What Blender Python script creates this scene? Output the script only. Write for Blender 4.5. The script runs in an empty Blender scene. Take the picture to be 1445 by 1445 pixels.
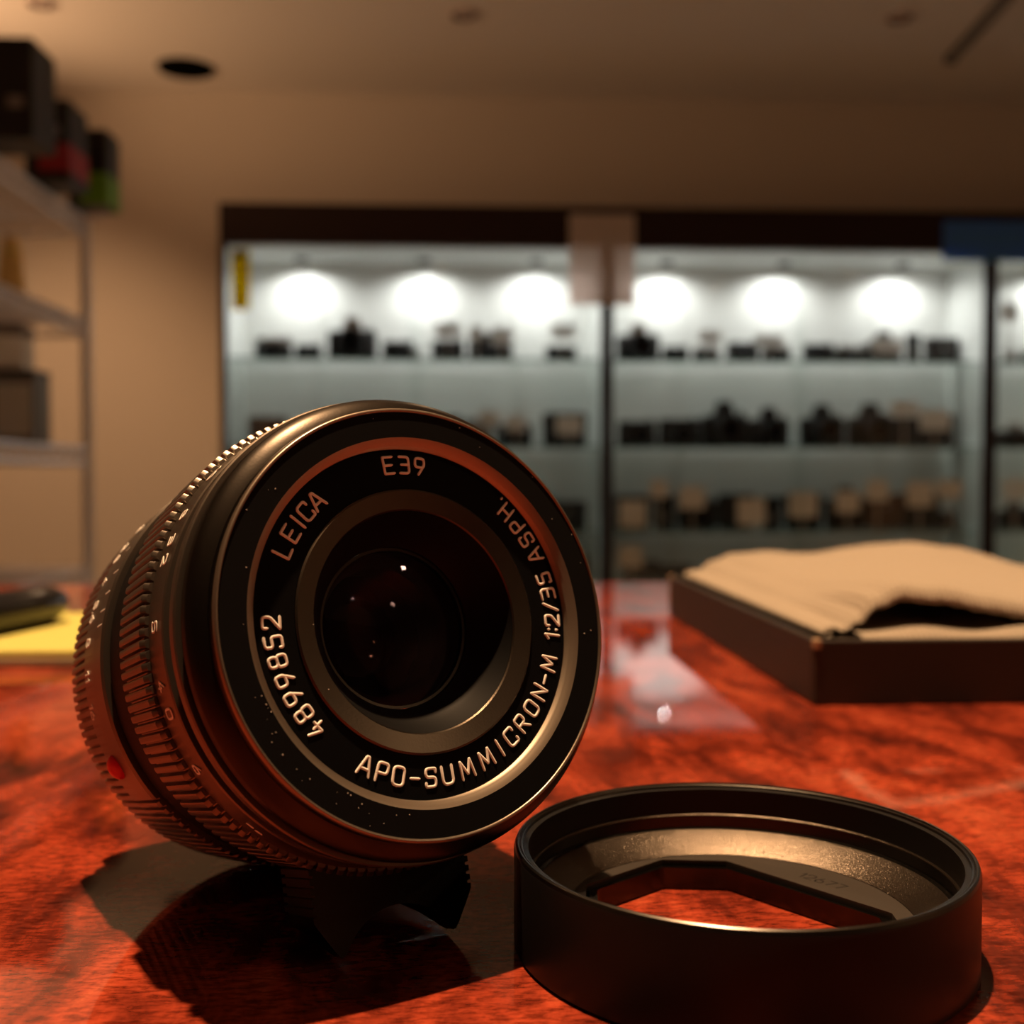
import bpy, bmesh, math, random
from mathutils import Vector, Matrix

# ------------------------------------------------------------------ scene, camera, light
scene = bpy.context.scene
col = scene.collection
PI = math.pi
R = math.radians

TABLE_Z = 0.75
CAM_H = 0.054                       # eye height above the counter
CZ = TABLE_Z + CAM_H
YAW = R(-2.9)
PITCH = 0.0297
FPX = 1601.0

cam_data = bpy.data.cameras.new('camera')
cam = bpy.data.objects.new('camera', cam_data)
col.objects.link(cam)
cam.location = (0, 0, CZ)
cam.rotation_euler = (PI / 2 - PITCH, 0, YAW)
cam_data.sensor_width = 36
cam_data.lens = 36 * FPX / 1445
cam_data.clip_start = 0.005
cam_data.clip_end = 50
cam_data.dof.use_dof = True
cam_data.dof.focus_distance = 0.127
cam_data.dof.aperture_fstop = 23.0
cam_data.dof.aperture_blades = 0
scene.camera = cam

world = bpy.data.worlds.new('world')
scene.world = world
world.use_nodes = True
bg = world.node_tree.nodes['Background']
bg.inputs[0].default_value = (0.9, 0.6, 0.4, 1)
bg.inputs[1].default_value = 0.0

vs = scene.view_settings
scene.display_settings.display_device = 'sRGB'
vs.view_transform = 'Standard'
vs.look = 'None'
vs.exposure = 0.0
vs.gamma = 1.0
vs.use_curve_mapping = False
scene.cycles.sample_clamp_indirect = 4.0
scene.cycles.use_denoising = True
scene.cycles.max_bounces = 10
scene.cycles.transparent_max_bounces = 24
scene.cycles.caustics_reflective = True
scene.cycles.caustics_refractive = True

CEIL_Z = 2.58
WARM = (1.0, 0.60, 0.31)
KEY_POS = (-0.118, 0.225, CEIL_Z - 0.06)
KEY_POWER = 270.0
ROOM_FILL_SPOTS = [                       # unseen lamps added as fill: x, y, power, cone degrees
    (-1.78, 3.92, 92, 80),
    (0.5, 2.9, 26, 140),
    (2.6, 2.9, 34, 140),
    (2.4, -0.6, 45, 140),  # this and the next: fill added to light the lens lettering
    (3.2, -1.6, 45, 140),
]
UPLIGHT = (-2.60, 3.90, 1.75, 115.0)  # unseen uplighter added to brighten the ceiling at top left: x, y, z, power
CABINET_POWER = 2.35
COOL = (1.0, 1.0, 0.955)


def spot(name, loc, target, power, color, cone, radius, blend=0.4):
    d = bpy.data.lights.new(name, 'SPOT')
    d.energy = power
    d.color = color
    d.spot_size = R(cone)
    d.spot_blend = blend
    d.shadow_soft_size = radius
    o = bpy.data.objects.new(name, d)
    col.objects.link(o)
    o.location = loc
    o.rotation_euler = (Vector(target) - Vector(loc)).to_track_quat('-Z', 'Y').to_euler()
    return o


def disk_lamp(name, loc, power, color, size):
    d = bpy.data.lights.new(name, 'AREA')
    d.shape = 'DISK'
    d.size = size
    d.energy = power
    d.color = color
    o = bpy.data.objects.new(name, d)
    col.objects.link(o)
    o.location = loc
    return o


spot('key_spot_light', KEY_POS, (0.02, 0.2, TABLE_Z), KEY_POWER, WARM, 75, 0.022, 0.5)
for i, (x, y, p, c) in enumerate(ROOM_FILL_SPOTS):
    spot('room_fill_spot', (x, y, CEIL_Z - 0.05), (x, y, 0) if i else (-1.75, 5.34, 0.2), p, WARM, c, 0.04, 1.0)

# ------------------------------------------------------------------ frames
_c, _s = math.cos(YAW), math.sin(YAW)


def F(x, y, z):
    """point in the camera-levelled frame (x right, y forward, z up from the eye) -> world"""
    return Vector((x * _c - y * _s, x * _s + y * _c, z + CZ))


def ray(px, py):
    u = (px - 722.5) / FPX
    v = -(py - 722.5) / FPX
    c, s = math.cos(PITCH), math.sin(PITCH)
    x, y, z = u, c + v * s, -s + v * c
    return Vector((x * _c - y * _s, x * _s + y * _c, z))


def at_y(px, py, Y):
    r = ray(px, py)
    return Vector((0, 0, CZ)) + r * (Y / r.y)


def at_z(px, py, Z):
    r = ray(px, py)
    return Vector((0, 0, CZ)) + r * ((Z - CZ) / r.z)


# ------------------------------------------------------------------ materials
def mat(name, base, rough=0.5, metal=0.0, spec=0.5, **kw):
    m = bpy.data.materials.new(name)
    m.use_nodes = True
    b = m.node_tree.nodes['Principled BSDF']
    b.inputs['Base Color'].default_value = (*base, 1)
    b.inputs['Roughness'].default_value = rough
    b.inputs['Metallic'].default_value = metal
    b.inputs['Specular IOR Level'].default_value = spec
    for k, v in kw.items():
        b.inputs[k.replace('_', ' ')].default_value = v
    return m


def add_bump(m, scale, strength, dist=0.001, detail=2):
    nt = m.node_tree
    b = nt.nodes['Principled BSDF']
    tc = nt.nodes.new('ShaderNodeTexCoord')
    n = nt.nodes.new('ShaderNodeTexNoise')
    n.inputs['Scale'].default_value = scale
    n.inputs['Detail'].default_value = detail
    bp = nt.nodes.new('ShaderNodeBump')
    bp.inputs['Strength'].default_value = strength
    bp.inputs['Distance'].default_value = dist
    nt.links.new(tc.outputs['Object'], n.inputs['Vector'])
    nt.links.new(n.outputs['Fac'], bp.inputs['Height'])
    nt.links.new(bp.outputs['Normal'], b.inputs['Normal'])
    return m


def thin_glass(name, tint=(0.93, 0.97, 0.95), gloss=1.0):
    m = bpy.data.materials.new(name)
    m.use_nodes = True
    nt = m.node_tree
    nt.nodes.clear()
    out = nt.nodes.new('ShaderNodeOutputMaterial')
    tr = nt.nodes.new('ShaderNodeBsdfTransparent')
    tr.inputs[0].default_value = (*tint, 1)
    gl = nt.nodes.new('ShaderNodeBsdfGlossy')
    gl.inputs['Roughness'].default_value = 0.02
    gl.inputs[0].default_value = (gloss, gloss, gloss, 1)
    fr = nt.nodes.new('ShaderNodeFresnel')
    fr.inputs[0].default_value = 1.3
    mx = nt.nodes.new('ShaderNodeMixShader')
    nt.links.new(fr.outputs[0], mx.inputs[0])
    nt.links.new(tr.outputs[0], mx.inputs[1])
    nt.links.new(gl.outputs[0], mx.inputs[2])
    nt.links.new(mx.outputs[0], out.inputs[0])
    return m


def emissive(name, color, strength):
    m = bpy.data.materials.new(name)
    m.use_nodes = True
    nt = m.node_tree
    nt.nodes.clear()
    out = nt.nodes.new('ShaderNodeOutputMaterial')
    e = nt.nodes.new('ShaderNodeEmission')
    e.inputs[0].default_value = (*color, 1)
    e.inputs[1].default_value = strength
    nt.links.new(e.outputs[0], out.inputs[0])
    return m


def paper(name, base, translucent=0.5):
    m = bpy.data.materials.new(name)
    m.use_nodes = True
    nt = m.node_tree
    nt.nodes.clear()
    out = nt.nodes.new('ShaderNodeOutputMaterial')
    d = nt.nodes.new('ShaderNodeBsdfDiffuse')
    t = nt.nodes.new('ShaderNodeBsdfTranslucent')
    d.inputs[0].default_value = (*base, 1)
    t.inputs[0].default_value = (*base, 1)
    mx = nt.nodes.new('ShaderNodeMixShader')
    mx.inputs[0].default_value = translucent
    nt.links.new(d.outputs[0], mx.inputs[1])
    nt.links.new(t.outputs[0], mx.inputs[2])
    nt.links.new(mx.outputs[0], out.inputs[0])
    return m


def table_material():
    m = bpy.data.materials.new('polished_burl_laminate')
    m.use_nodes = True
    nt = m.node_tree
    L = nt.links.new
    b = nt.nodes['Principled BSDF']
    b.inputs['Roughness'].default_value = 0.035
    b.inputs['Specular IOR Level'].default_value = 0.5
    tc = nt.nodes.new('ShaderNodeTexCoord')
    mp = nt.nodes.new('ShaderNodeMapping')
    mp.inputs['Rotation'].default_value = (0, 0, R(18))
    mp.inputs['Scale'].default_value = (1.0, 0.42, 1.0)
    L(tc.outputs['Object'], mp.inputs['Vector'])

    def noise(scale, detail, rough, dist=0.0, vec=None):
        n = nt.nodes.new('ShaderNodeTexNoise')
        n.inputs['Scale'].default_value = scale
        n.inputs['Detail'].default_value = detail
        n.inputs['Roughness'].default_value = rough
        n.inputs['Distortion'].default_value = dist
        L((vec or mp).outputs[0], n.inputs['Vector'])
        return n

    def ramp(src, stops):
        r = nt.nodes.new('ShaderNodeValToRGB')
        el = r.color_ramp.elements
        while len(el) < len(stops):
            el.new(0.5)
        for e, (p, c) in zip(el, stops):
            e.position = p
            e.color = (*c, 1)
        L(src, r.inputs[0])
        return r

    big = noise(82, 6, 0.62, 0.4)
    base = ramp(big.outputs['Fac'], [(0.32, (0.045, 0.010, 0.008)), (0.45, (0.17, 0.024, 0.012)),
                                     (0.57, (0.36, 0.053, 0.023)), (0.72, (0.50, 0.100, 0.044))])
    mp2 = nt.nodes.new('ShaderNodeMapping')
    mp2.inputs['Rotation'].default_value = (0, 0, R(-52))
    mp2.inputs['Scale'].default_value = (1.0, 3.2, 1.0)
    L(tc.outputs['Object'], mp2.inputs['Vector'])
    fine = noise(360, 4, 0.7, 0.3, mp2)
    fr = ramp(fine.outputs['Fac'], [(0.38, (0.20, 0.16, 0.15)), (0.58, (1.15, 1.12, 1.05))])
    mul = nt.nodes.new('ShaderNodeMix')
    mul.data_type = 'RGBA'
    mul.blend_type = 'MULTIPLY'
    mul.inputs['Factor'].default_value = 0.7
    L(base.outputs[0], mul.inputs[6])
    L(fr.outputs[0], mul.inputs[7])
    L(mul.outputs[2], b.inputs['Base Color'])
    # very faint unevenness of the lacquer
    wob = noise(140, 2, 0.5)
    bp = nt.nodes.new('ShaderNodeBump')
    bp.inputs['Strength'].default_value = 0.02
    bp.inputs['Distance'].default_value = 0.0004
    L(wob.outputs['Fac'], bp.inputs['Height'])
    L(bp.outputs['Normal'], b.inputs['Normal'])
    return m


def knit_material():
    m = mat('beige_knit', (0.72, 0.60, 0.44), 0.9, 0, 0.2)
    nt = m.node_tree
    L = nt.links.new
    b = nt.nodes['Principled BSDF']
    tc = nt.nodes.new('ShaderNodeTexCoord')
    w = []
    for d, sc in (('X', 230), ('Y', 230)):
        n = nt.nodes.new('ShaderNodeTexWave')
        n.wave_type = 'BANDS'
        n.bands_direction = d
        n.inputs['Scale'].default_value = sc
        n.inputs['Distortion'].default_value = 0.6
        L(tc.outputs['Object'], n.inputs['Vector'])
        w.append(n)
    mx = nt.nodes.new('ShaderNodeMath')
    mx.operation = 'MULTIPLY'
    L(w[0].outputs['Fac'], mx.inputs[0])
    L(w[1].outputs['Fac'], mx.inputs[1])
    r = nt.nodes.new('ShaderNodeValToRGB')
    r.color_ramp.elements[0].color = (0.32, 0.275, 0.22, 1)
    r.color_ramp.elements[1].color = (0.46, 0.41, 0.345, 1)
    L(mx.outputs[0], r.inputs[0])
    L(r.outputs[0], b.inputs['Base Color'])
    bp = nt.nodes.new('ShaderNodeBump')
    bp.inputs['Strength'].default_value = 0.6
    bp.inputs['Distance'].default_value = 0.0006
    L(mx.outputs[0], bp.inputs['Height'])
    L(bp.outputs['Normal'], b.inputs['Normal'])
    return m


def wall_paint(name, base):
    m = mat(name, base, 0.75, 0, 0.25)
    return add_bump(m, 240, 0.08, 0.001)


M = {}
M['wall'] = wall_paint('beige_wall_paint', (0.60, 0.505, 0.425))
M['ceiling'] = wall_paint('cream_ceiling_paint', (0.72, 0.635, 0.57))
M['floor'] = add_bump(mat('pale_stone_floor', (0.60, 0.54, 0.47), 0.5, 0, 0.4), 60, 0.05)
M['table'] = table_material()
M['table_edge'] = mat('dark_table_edge', (0.05, 0.015, 0.01), 0.35)
M['mahogany'] = add_bump(mat('dark_mahogany', (0.020, 0.0075, 0.006), 0.6, 0, 0.25), 60, 0.05)
M['panel_white'] = mat('white_panel', (0.80, 0.81, 0.79), 0.6)
M['glass'] = thin_glass('cabinet_glass', (0.975, 0.985, 0.98))
M['shelf_glass'] = thin_glass('shelf_glass', (0.88, 0.92, 0.90))
M['glass_edge'] = mat('green_glass_edge', (0.07, 0.19, 0.145), 0.25)
M['alu'] = mat('brushed_aluminium', (0.6, 0.6, 0.58), 0.35, 1.0)
M['chrome'] = mat('chrome', (0.84, 0.82, 0.86), 0.30, 0.4)
M['black_plastic'] = mat('black_plastic', (0.012, 0.012, 0.013), 0.45)
M['black_leatherette'] = add_bump(mat('black_leatherette', (0.014, 0.013, 0.013), 0.55), 900, 0.5)
M['silver'] = mat('satin_silver', (0.55, 0.54, 0.52), 0.35, 0.9)
M['brown_leather'] = mat('brown_leather', (0.13, 0.06, 0.03), 0.5)
M['grey_plastic'] = mat('grey_plastic', (0.16, 0.15, 0.14), 0.5)
M['dark_glass'] = mat('dark_glass', (0.01, 0.01, 0.012), 0.06)
M['card_white'] = mat('white_card', (0.82, 0.82, 0.80), 0.7)
M['card_cream'] = mat('cream_card', (0.80, 0.72, 0.62), 0.7)
M['pink_paper'] = paper('pinkish_paper', (0.90, 0.80, 0.76), 0.62)
M['blue_paper'] = paper('blue_paper', (0.10, 0.27, 0.78), 0.4)
M['blue_light'] = paper('light_blue_paper', (0.12, 0.32, 0.62), 0.4)
M['yellow_sticker'] = paper('yellow_sticker', (0.82, 0.70, 0.02), 0.5)
M['ink'] = mat('dark_ink', (0.05, 0.045, 0.02), 0.7)
M['ink_mid'] = mat('olive_ink', (0.30, 0.25, 0.02), 0.7)
M['black_box'] = mat('black_card_tray', (0.020, 0.015, 0.012), 0.55, 0, 0.45)
M['tan_edge'] = mat('worn_tan_corner', (0.38, 0.26, 0.16), 0.7)
M['box_liner'] = mat('dark_felt', (0.03, 0.025, 0.02), 0.95)
M['knit'] = knit_material()
M['yellow_note'] = mat('yellow_note_paper', (0.56, 0.53, 0.13), 0.7)
M['beige_note'] = mat('beige_note_paper', (0.40, 0.33, 0.22), 0.8)
M['marker_black'] = mat('glossy_black_marker', (0.012, 0.012, 0.014), 0.18)
M['marker_cap'] = mat('navy_marker_cap', (0.012, 0.016, 0.035), 0.25)
M['box_black'] = mat('black_carton', (0.010, 0.009, 0.010), 0.5)
M['box_red'] = mat('red_carton_print', (0.30, 0.012, 0.018), 0.5)
M['box_green'] = mat('green_carton_print', (0.13, 0.30, 0.010), 0.5)
M['box_grey'] = mat('grey_carton_print', (0.20, 0.18, 0.18), 0.6)
M['reflection_front'] = mat('pale_reflection_grey', (0.50, 0.48, 0.44), 0.25)  # opaque pale grey standing for the reflection in the case's glass
M['gold'] = mat('gold_foil', (0.85, 0.60, 0.22), 0.4, 0.2)
# lens
M['lens_black'] = add_bump(mat('satin_black_anodised', (0.048, 0.042, 0.036), 0.32, 1.0), 3000, 0.06, 0.0001)
M['lens_side'] = add_bump(mat('black_lacquered_brass', (0.22, 0.19, 0.16), 0.37, 1.0), 3000, 0.06, 0.0001)
M['lens_matte'] = mat('matte_black_anodised', (0.0062, 0.0066, 0.0070), 0.60, 0, 0.04)
M['lens_plate'] = mat('black_name_plate', (0.0042, 0.0045, 0.005), 0.55, 0, 0.04)
M['lens_groove'] = mat('black_groove', (0.003, 0.003, 0.003), 0.5, 0, 0.2)
M['lens_thread'] = mat('turned_thread', (0.42, 0.36, 0.29), 0.40, 1.0)
M['lens_lip'] = mat('lit_edge_lip', (0.30, 0.25, 0.20), 0.34, 0.9)  # brighter metal on a raised lip, giving the face edge its lit line
M['lens_bronze'] = add_bump(mat('satin_bevel', (0.10, 0.083, 0.066), 0.34, 1.0), 4000, 0.12, 0.0001)
M['lens_paint'] = mat('cream_engraving_paint', (0.97, 0.93, 0.86), 0.35)
M['lens_paint_dim'] = mat('pale_scale_paint', (0.92, 0.88, 0.80), 0.3)
M['red_bead'] = mat('red_enamel_bead', (0.80, 0.008, 0.02), 0.2)
M['hood_black'] = add_bump(mat('hood_black_anodised', (0.008, 0.0075, 0.0075), 0.36, 0.0, 0.25), 3000, 0.05, 0.0001)
M['hood_rim'] = mat('hood_rim_black', (0.085, 0.078, 0.07), 0.30, 1.0)
M['hood_inner'] = mat('hood_thread_black', (0.06, 0.055, 0.05), 0.24, 1.0)
M['hood_cone'] = add_bump(mat('hood_blasted_cone', (0.115, 0.095, 0.076), 0.30, 1.0), 9000, 0.5, 0.0001, 1)
M['hood_plate'] = mat('hood_floor_black', (0.055, 0.047, 0.04), 0.45, 0.4)
M['dust'] = mat('pale_dust', (0.6, 0.55, 0.48), 0.8)


def optic(name, tint):
    m = bpy.data.materials.new(name)
    m.use_nodes = True
    nt = m.node_tree
    nt.nodes.clear()
    out = nt.nodes.new('ShaderNodeOutputMaterial')
    tr = nt.nodes.new('ShaderNodeBsdfTransparent')
    tr.inputs[0].default_value = (0.86, 0.86, 0.88, 1)
    gl = nt.nodes.new('ShaderNodeBsdfGlossy')
    gl.inputs['Roughness'].default_value = 0.0
    gl.inputs[0].default_value = (*tint, 1)
    fr = nt.nodes.new('ShaderNodeFresnel')
    fr.inputs[0].default_value = 1.28
    mx = nt.nodes.new('ShaderNodeMixShader')
    nt.links.new(fr.outputs[0], mx.inputs[0])
    nt.links.new(tr.outputs[0], mx.inputs[1])
    nt.links.new(gl.outputs[0], mx.inputs[2])
    nt.links.new(mx.outputs[0], out.inputs[0])
    return m


M['optic_a'] = optic('coated_front_glass', (0.75, 0.65, 0.9))
M['optic_b'] = optic('coated_rear_glass', (0.9, 0.45, 0.35))
M['lamp_face'] = emissive('lit_lamp_face', (1.0, 0.72, 0.45), 60.0)
M['led_face'] = emissive('led_face', (0.95, 1.0, 0.98), 2.0)
M['baffle'] = mat('dark_lamp_baffle', (0.03, 0.022, 0.02), 0.6)
M['trim_ring'] = mat('white_lamp_ring', (0.55, 0.42, 0.38), 0.5)
M['vent_black'] = mat('black_ceiling_speaker', (0.003, 0.003, 0.003), 0.9, 0, 0.0)


# ------------------------------------------------------------------ mesh builder
class MB:
    def __init__(self):
        self.v = []
        self.f = []

    def add(self, verts, faces):
        o = len(self.v)
        self.v += [Vector(p) for p in verts]
        self.f += [tuple(i + o for i in f) for f in faces]
        return self

    def box(self, x0, x1, y0, y1, z0, z1, T=None):
        P = [Vector((x, y, z)) for z in (z0, z1) for y in (y0, y1) for x in (x0, x1)]
        if T:
            P = [T @ p if isinstance(T, Matrix) else T(*p) for p in P]
        return self.add(P, [(0, 2, 3, 1), (4, 5, 7, 6), (0, 1, 5, 4), (2, 6, 7, 3), (0, 4, 6, 2), (1, 3, 7, 5)])

    def tube(self, pts, r, n=8, closed=False, cap=True):
        pts = [Vector(p) for p in pts]
        rings = []
        N = len(pts)
        prev = None
        for i, p in enumerate(pts):
            if closed:
                t = (pts[(i + 1) % N] - pts[i - 1])
            else:
                t = pts[min(i + 1, N - 1)] - pts[max(i - 1, 0)]
            t.normalize()
            ref = prev if prev is not None else (Vector((0, 0, 1)) if abs(t.z) < 0.9 else Vector((1, 0, 0)))
            u = (ref - t * ref.dot(t)).normalized()
            prev = u
            w = t.cross(u)
            rr = r[i] if isinstance(r, (list, tuple)) else r
            rings.append([p + (u * math.cos(2 * PI * k / n) + w * math.sin(2 * PI * k / n)) * rr for k in range(n)])
        V = [q for ring in rings for q in ring]
        Fc = []
        for i in range(N if closed else N - 1):
            a, b = i * n, ((i + 1) % N) * n
            for k in range(n):
                Fc.append((a + k, a + (k + 1) % n, b + (k + 1) % n, b + k))
        if cap and not closed:
            Fc.append(tuple(reversed(range(n))))
            Fc.append(tuple((N - 1) * n + k for k in range(n)))
        return self.add(V, Fc)

    def lathe(self, prof, n=96, T=None, closed=True, teeth=None):
        """prof: (radius, z) points; closed ring profile. teeth: function(k) -> radial offset scale for flagged points"""
        V = []
        m = len(prof)
        for k in range(n):
            a = 2 * PI * k / n
            for j, p in enumerate(prof):
                r = p[0]
                if teeth and len(p) > 2 and (len(p) < 4 or k in p[3]):
                    r = r - p[2] * teeth(k)
                q = Vector((r * math.sin(a), r * math.cos(a), p[1]))
                V.append(T @ q if T else q)
        Fc = []
        for k in range(n):
            k2 = (k + 1) % n
            for j in range(m if closed else m - 1):
                j2 = (j + 1) % m
                Fc.append((k * m + j, k2 * m + j, k2 * m + j2, k * m + j2))
        return self.add(V, Fc)

    def disc(self, r, z, n=64, T=None, cx=0, cy=0):
        V = [Vector((cx + r * math.cos(2 * PI * k / n), cy + r * math.sin(2 * PI * k / n), z)) for k in range(n)]
        if T:
            V = [T @ p for p in V]
        return self.add(V, [tuple(range(n))])

    def cyl(self, r, z0, z1, n=32, T=None, cx=0, cy=0, r2=None):
        r2 = r if r2 is None else r2
        V = [Vector((cx + (r if h == 0 else r2) * math.cos(2 * PI * k / n), cy + (r if h == 0 else r2) * math.sin(2 * PI * k / n), z0 if h == 0 else z1))
             for h in (0, 1) for k in range(n)]
        if T:
            V = [T @ p for p in V]
        Fc = [(k, (k + 1) % n, n + (k + 1) % n, n + k) for k in range(n)]
        Fc += [tuple(reversed(range(n))), tuple(range(n, 2 * n))]
        return self.add(V, Fc)

    def prism(self, poly, z0, z1, T=None):
        n = len(poly)
        V = [Vector((x, y, z)) for z in (z0, z1) for x, y in poly]
        if T:
            V = [T @ p for p in V]
        Fc = [(k, (k + 1) % n, n + (k + 1) % n, n + k) for k in range(n)]
        Fc += [tuple(reversed(range(n))), tuple(range(n, 2 * n))]
        return self.add(V, Fc)

    def build(self, name, material, parent=None, smooth=35, bevel=0.0, loc=None, seg=2):
        me = bpy.data.meshes.new(name)
        me.from_pydata([tuple(p) for p in self.v], [], self.f)
        bm = bmesh.new()
        bm.from_mesh(me)
        bmesh.ops.recalc_face_normals(bm, faces=bm.faces)
        if bevel:
            ed = [e for e in bm.edges if len(e.link_faces) == 2 and e.calc_face_angle(0) > R(30)]
            bmesh.ops.bevel(bm, geom=ed, offset=bevel, segments=seg, affect='EDGES', profile=0.5, clamp_overlap=True)
        bm.to_mesh(me)
        bm.free()
        if smooth:
            me.shade_smooth()
            me.set_sharp_from_angle(angle=R(smooth))
        me.materials.append(material)
        o = bpy.data.objects.new(name, me)
        col.objects.link(o)
        if parent:
            o.parent = parent
        if loc:
            o.location = loc
        return o


def tag(o, label=None, cat=None, group=None, kind=None):
    if label:
        o['label'] = label
    if cat:
        o['category'] = cat
    if group:
        o['group'] = group
    if kind:
        o['kind'] = kind
    return o


def thing(name, label, cat, loc=(0, 0, 0), rotz=0.0, group=None):
    o = bpy.data.objects.new(name, None)
    o.empty_display_size = 0.02
    col.objects.link(o)
    o.location = loc
    o.rotation_euler = (0, 0, rotz)
    return tag(o, label, cat, group)


def copy_tree(o, parent=None):
    c = o.copy()
    col.objects.link(c)
    if parent:
        c.parent = parent
    for ch in list(o.children):
        copy_tree(ch, c)
    return c


def structure(name, mb, m):
    return tag(mb.build(name, m, smooth=0), kind='structure')


# ------------------------------------------------------------------ the room
X0, X1, Y0, Y1 = -2.75, 4.2, -3.0, 5.34
structure('floor', MB().box(X0, X1, Y0, Y1, -0.1, 0), M['floor'])
structure('ceiling', MB().box(X0, X1, Y0, Y1, CEIL_Z, CEIL_Z + 0.1), M['ceiling'])
structure('wall_back', MB().box(X0, X1, Y1, Y1 + 0.1, 0, CEIL_Z), M['wall'])
structure('wall_front', MB().box(X0, X1, Y0 - 0.1, Y0, 0, CEIL_Z), M['mahogany'])
structure('wall_left', MB().box(X0 - 0.1, X0, Y0, Y1, 0, CEIL_Z), M['wall'])
structure('wall_right', MB().box(X1, X1 + 0.1, Y0, Y1, 0, CEIL_Z), M['wall'])
structure('baseboard_back', MB().box(X0, X1, Y1 - 0.015, Y1, 0, 0.08), M['mahogany'])

# ------------------------------------------------------------------ the counter table
tb = thing('table', 'polished red-brown burl wood table carrying the lens, hood and tray', 'table', (0, 0, 0))
MB().box(-0.85, 0.85, -0.32, 0.585, TABLE_Z - 0.035, TABLE_Z).build('tabletop', M['table'], tb, smooth=0, bevel=0.002)
for sx in (-0.78, 0.78):
    for sy in (-0.26, 0.52):
        MB().box(sx - 0.03, sx + 0.03, sy - 0.03, sy + 0.03, 0, TABLE_Z - 0.0355).build('leg', M['table_edge'], tb, smooth=0)
MB().box(-0.76, 0.76, -0.24, 0.50, TABLE_Z - 0.10, TABLE_Z - 0.0355).build('apron', M['table_edge'], tb, smooth=0)

# ------------------------------------------------------------------ display cabinets
CY = 4.90                            # glass front
CD = 0.40                            # depth
bx = [at_y(310, 500, CY).x, at_y(857, 500, CY).x, at_y(1399, 500, CY).x]
bx.append(bx[2] + (bx[2] - bx[1]))
HEAD_TOP = at_y(700, 290, CY).z
HEAD_BOT = at_y(700, 347, CY).z
SHELF_Z = [at_y(700, 507, CY + 0.08).z, at_y(700, 630, CY + 0.08).z, at_y(700, 750, CY + 0.08).z, at_y(700, 822, CY + 0.08).z]
BASE_TOP = 0.22


def cabinet(x0, x1, label, pucks, rails):
    c = thing('display_cabinet', label, 'cabinet', ((x0 + x1) / 2, CY + CD / 2, 0), 0, 'glass display cabinets along the back wall')
    off = Vector((-(x0 + x1) / 2, -(CY + CD / 2), 0))

    def bd(mb, name, m, par=c, **k):
        mb.v = [p + off for p in mb.v]
        return mb.build(name, m, par, **k)
    pw = 0.026
    y0, y1 = CY, CY + CD
    bd(MB().box(x0, x1, y0, y1, BASE_TOP - 0.22, BASE_TOP), 'base_plinth', M['mahogany'], smooth=0)
    bd(MB().box(x0, x1, y0, y1, HEAD_BOT, HEAD_TOP), 'header', M['mahogany'], smooth=0)
    bd(MB().box(x0 + pw, x1 - pw, y0 + 0.03, y1 - 0.012, HEAD_BOT - 0.012, HEAD_BOT - 0.0005), 'inner_ceiling', M['panel_white'], smooth=0)
    bd(MB().box(x0 + 0.002, x1 - 0.002, y1 - 0.012, y1, BASE_TOP, HEAD_BOT), 'back_panel', M['panel_white'], smooth=0)
    for s, xa, xb in ((0, x0 + 0.004, x0 + pw), (1, x1 - pw, x1 - 0.004)):
        bd(MB().box(xa, xb, y0 + 0.026, y1 - 0.0125, BASE_TOP, HEAD_BOT), 'side_panel', M['panel_white'], smooth=0)
    for xa, xb in ((x0, x0 + pw), (x1 - pw, x1)):
        bd(MB().box(xa, xb, y0, y0 + 0.025, BASE_TOP, HEAD_BOT), 'front_post', M['mahogany'], smooth=0)
    xm = (x0 + x1) / 2
    for k, (xa, xb, yy) in enumerate(((x0 + pw, xm + 0.03, y0 + 0.004), (xm - 0.03, x1 - pw, y0 + 0.014))):
        d = bd(MB().box(xa, xb, yy, yy + 0.005, BASE_TOP + 0.002, HEAD_BOT - 0.013), 'glass_door', M['glass'], smooth=0)
    for z in SHELF_Z:
        sh = bd(MB().box(x0 + pw + 0.003, x1 - pw - 0.003, y0 + 0.07, y1 - 0.02, z - 0.008, z), 'glass_shelf', M['shelf_glass'], smooth=0)
        bd(MB().box(x0 + pw + 0.003, x1 - pw - 0.003, y0 + 0.066, y0 + 0.0698, z - 0.008, z), 'shelf_edge', M['glass_edge'], par=sh, smooth=0)
    for px in rails:
        xr = at_y(px, 420, y1 - 0.02).x
        if x0 + 0.05 < xr < x1 - 0.05:
            bd(MB().box(xr - 0.012, xr + 0.012, y1 - 0.0195, y1 - 0.0125, BASE_TOP + 0.02, HEAD_BOT - 0.02), 'shelf_standard', M['panel_white'], smooth=0)
    for px in pucks:
        xp = at_y(px, 390, y1 - 0.05).x
        yp = y1 - 0.15
        hb = HEAD_BOT - 0.0125
        p = bd(MB().lathe([(0.026, hb), (0.026, hb - 0.0125), (0.0285, hb - 0.0125), (0.0285, hb)], 28, Matrix.Translation((xp, yp, 0))), 'led_puck', M['vent_black'])
        bd(MB().disc(0.0255, hb - 0.003, 24, Matrix.Translation((xp, yp, 0))), 'led_face', M['led_face'], par=p)
        disk_lamp('cabinet_disk_light', (xp, yp, hb - 0.004), CABINET_POWER, COOL, 0.036)
    return c


cabinet(bx[0], bx[1], 'leftmost lit glass display cabinet, with the yellow sticker on its glass', (430, 600, 755), (452, 605, 728))
cabinet(bx[1], bx[2], 'middle lit glass display cabinet between pink paper and blue sign', (935, 1098, 1262), (962, 1123, 1235))
cabinet(bx[2], bx[3], 'rightmost lit glass display cabinet, cut off by the picture edge', (1480, 1640, 1800), (1500, 1660))

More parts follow.
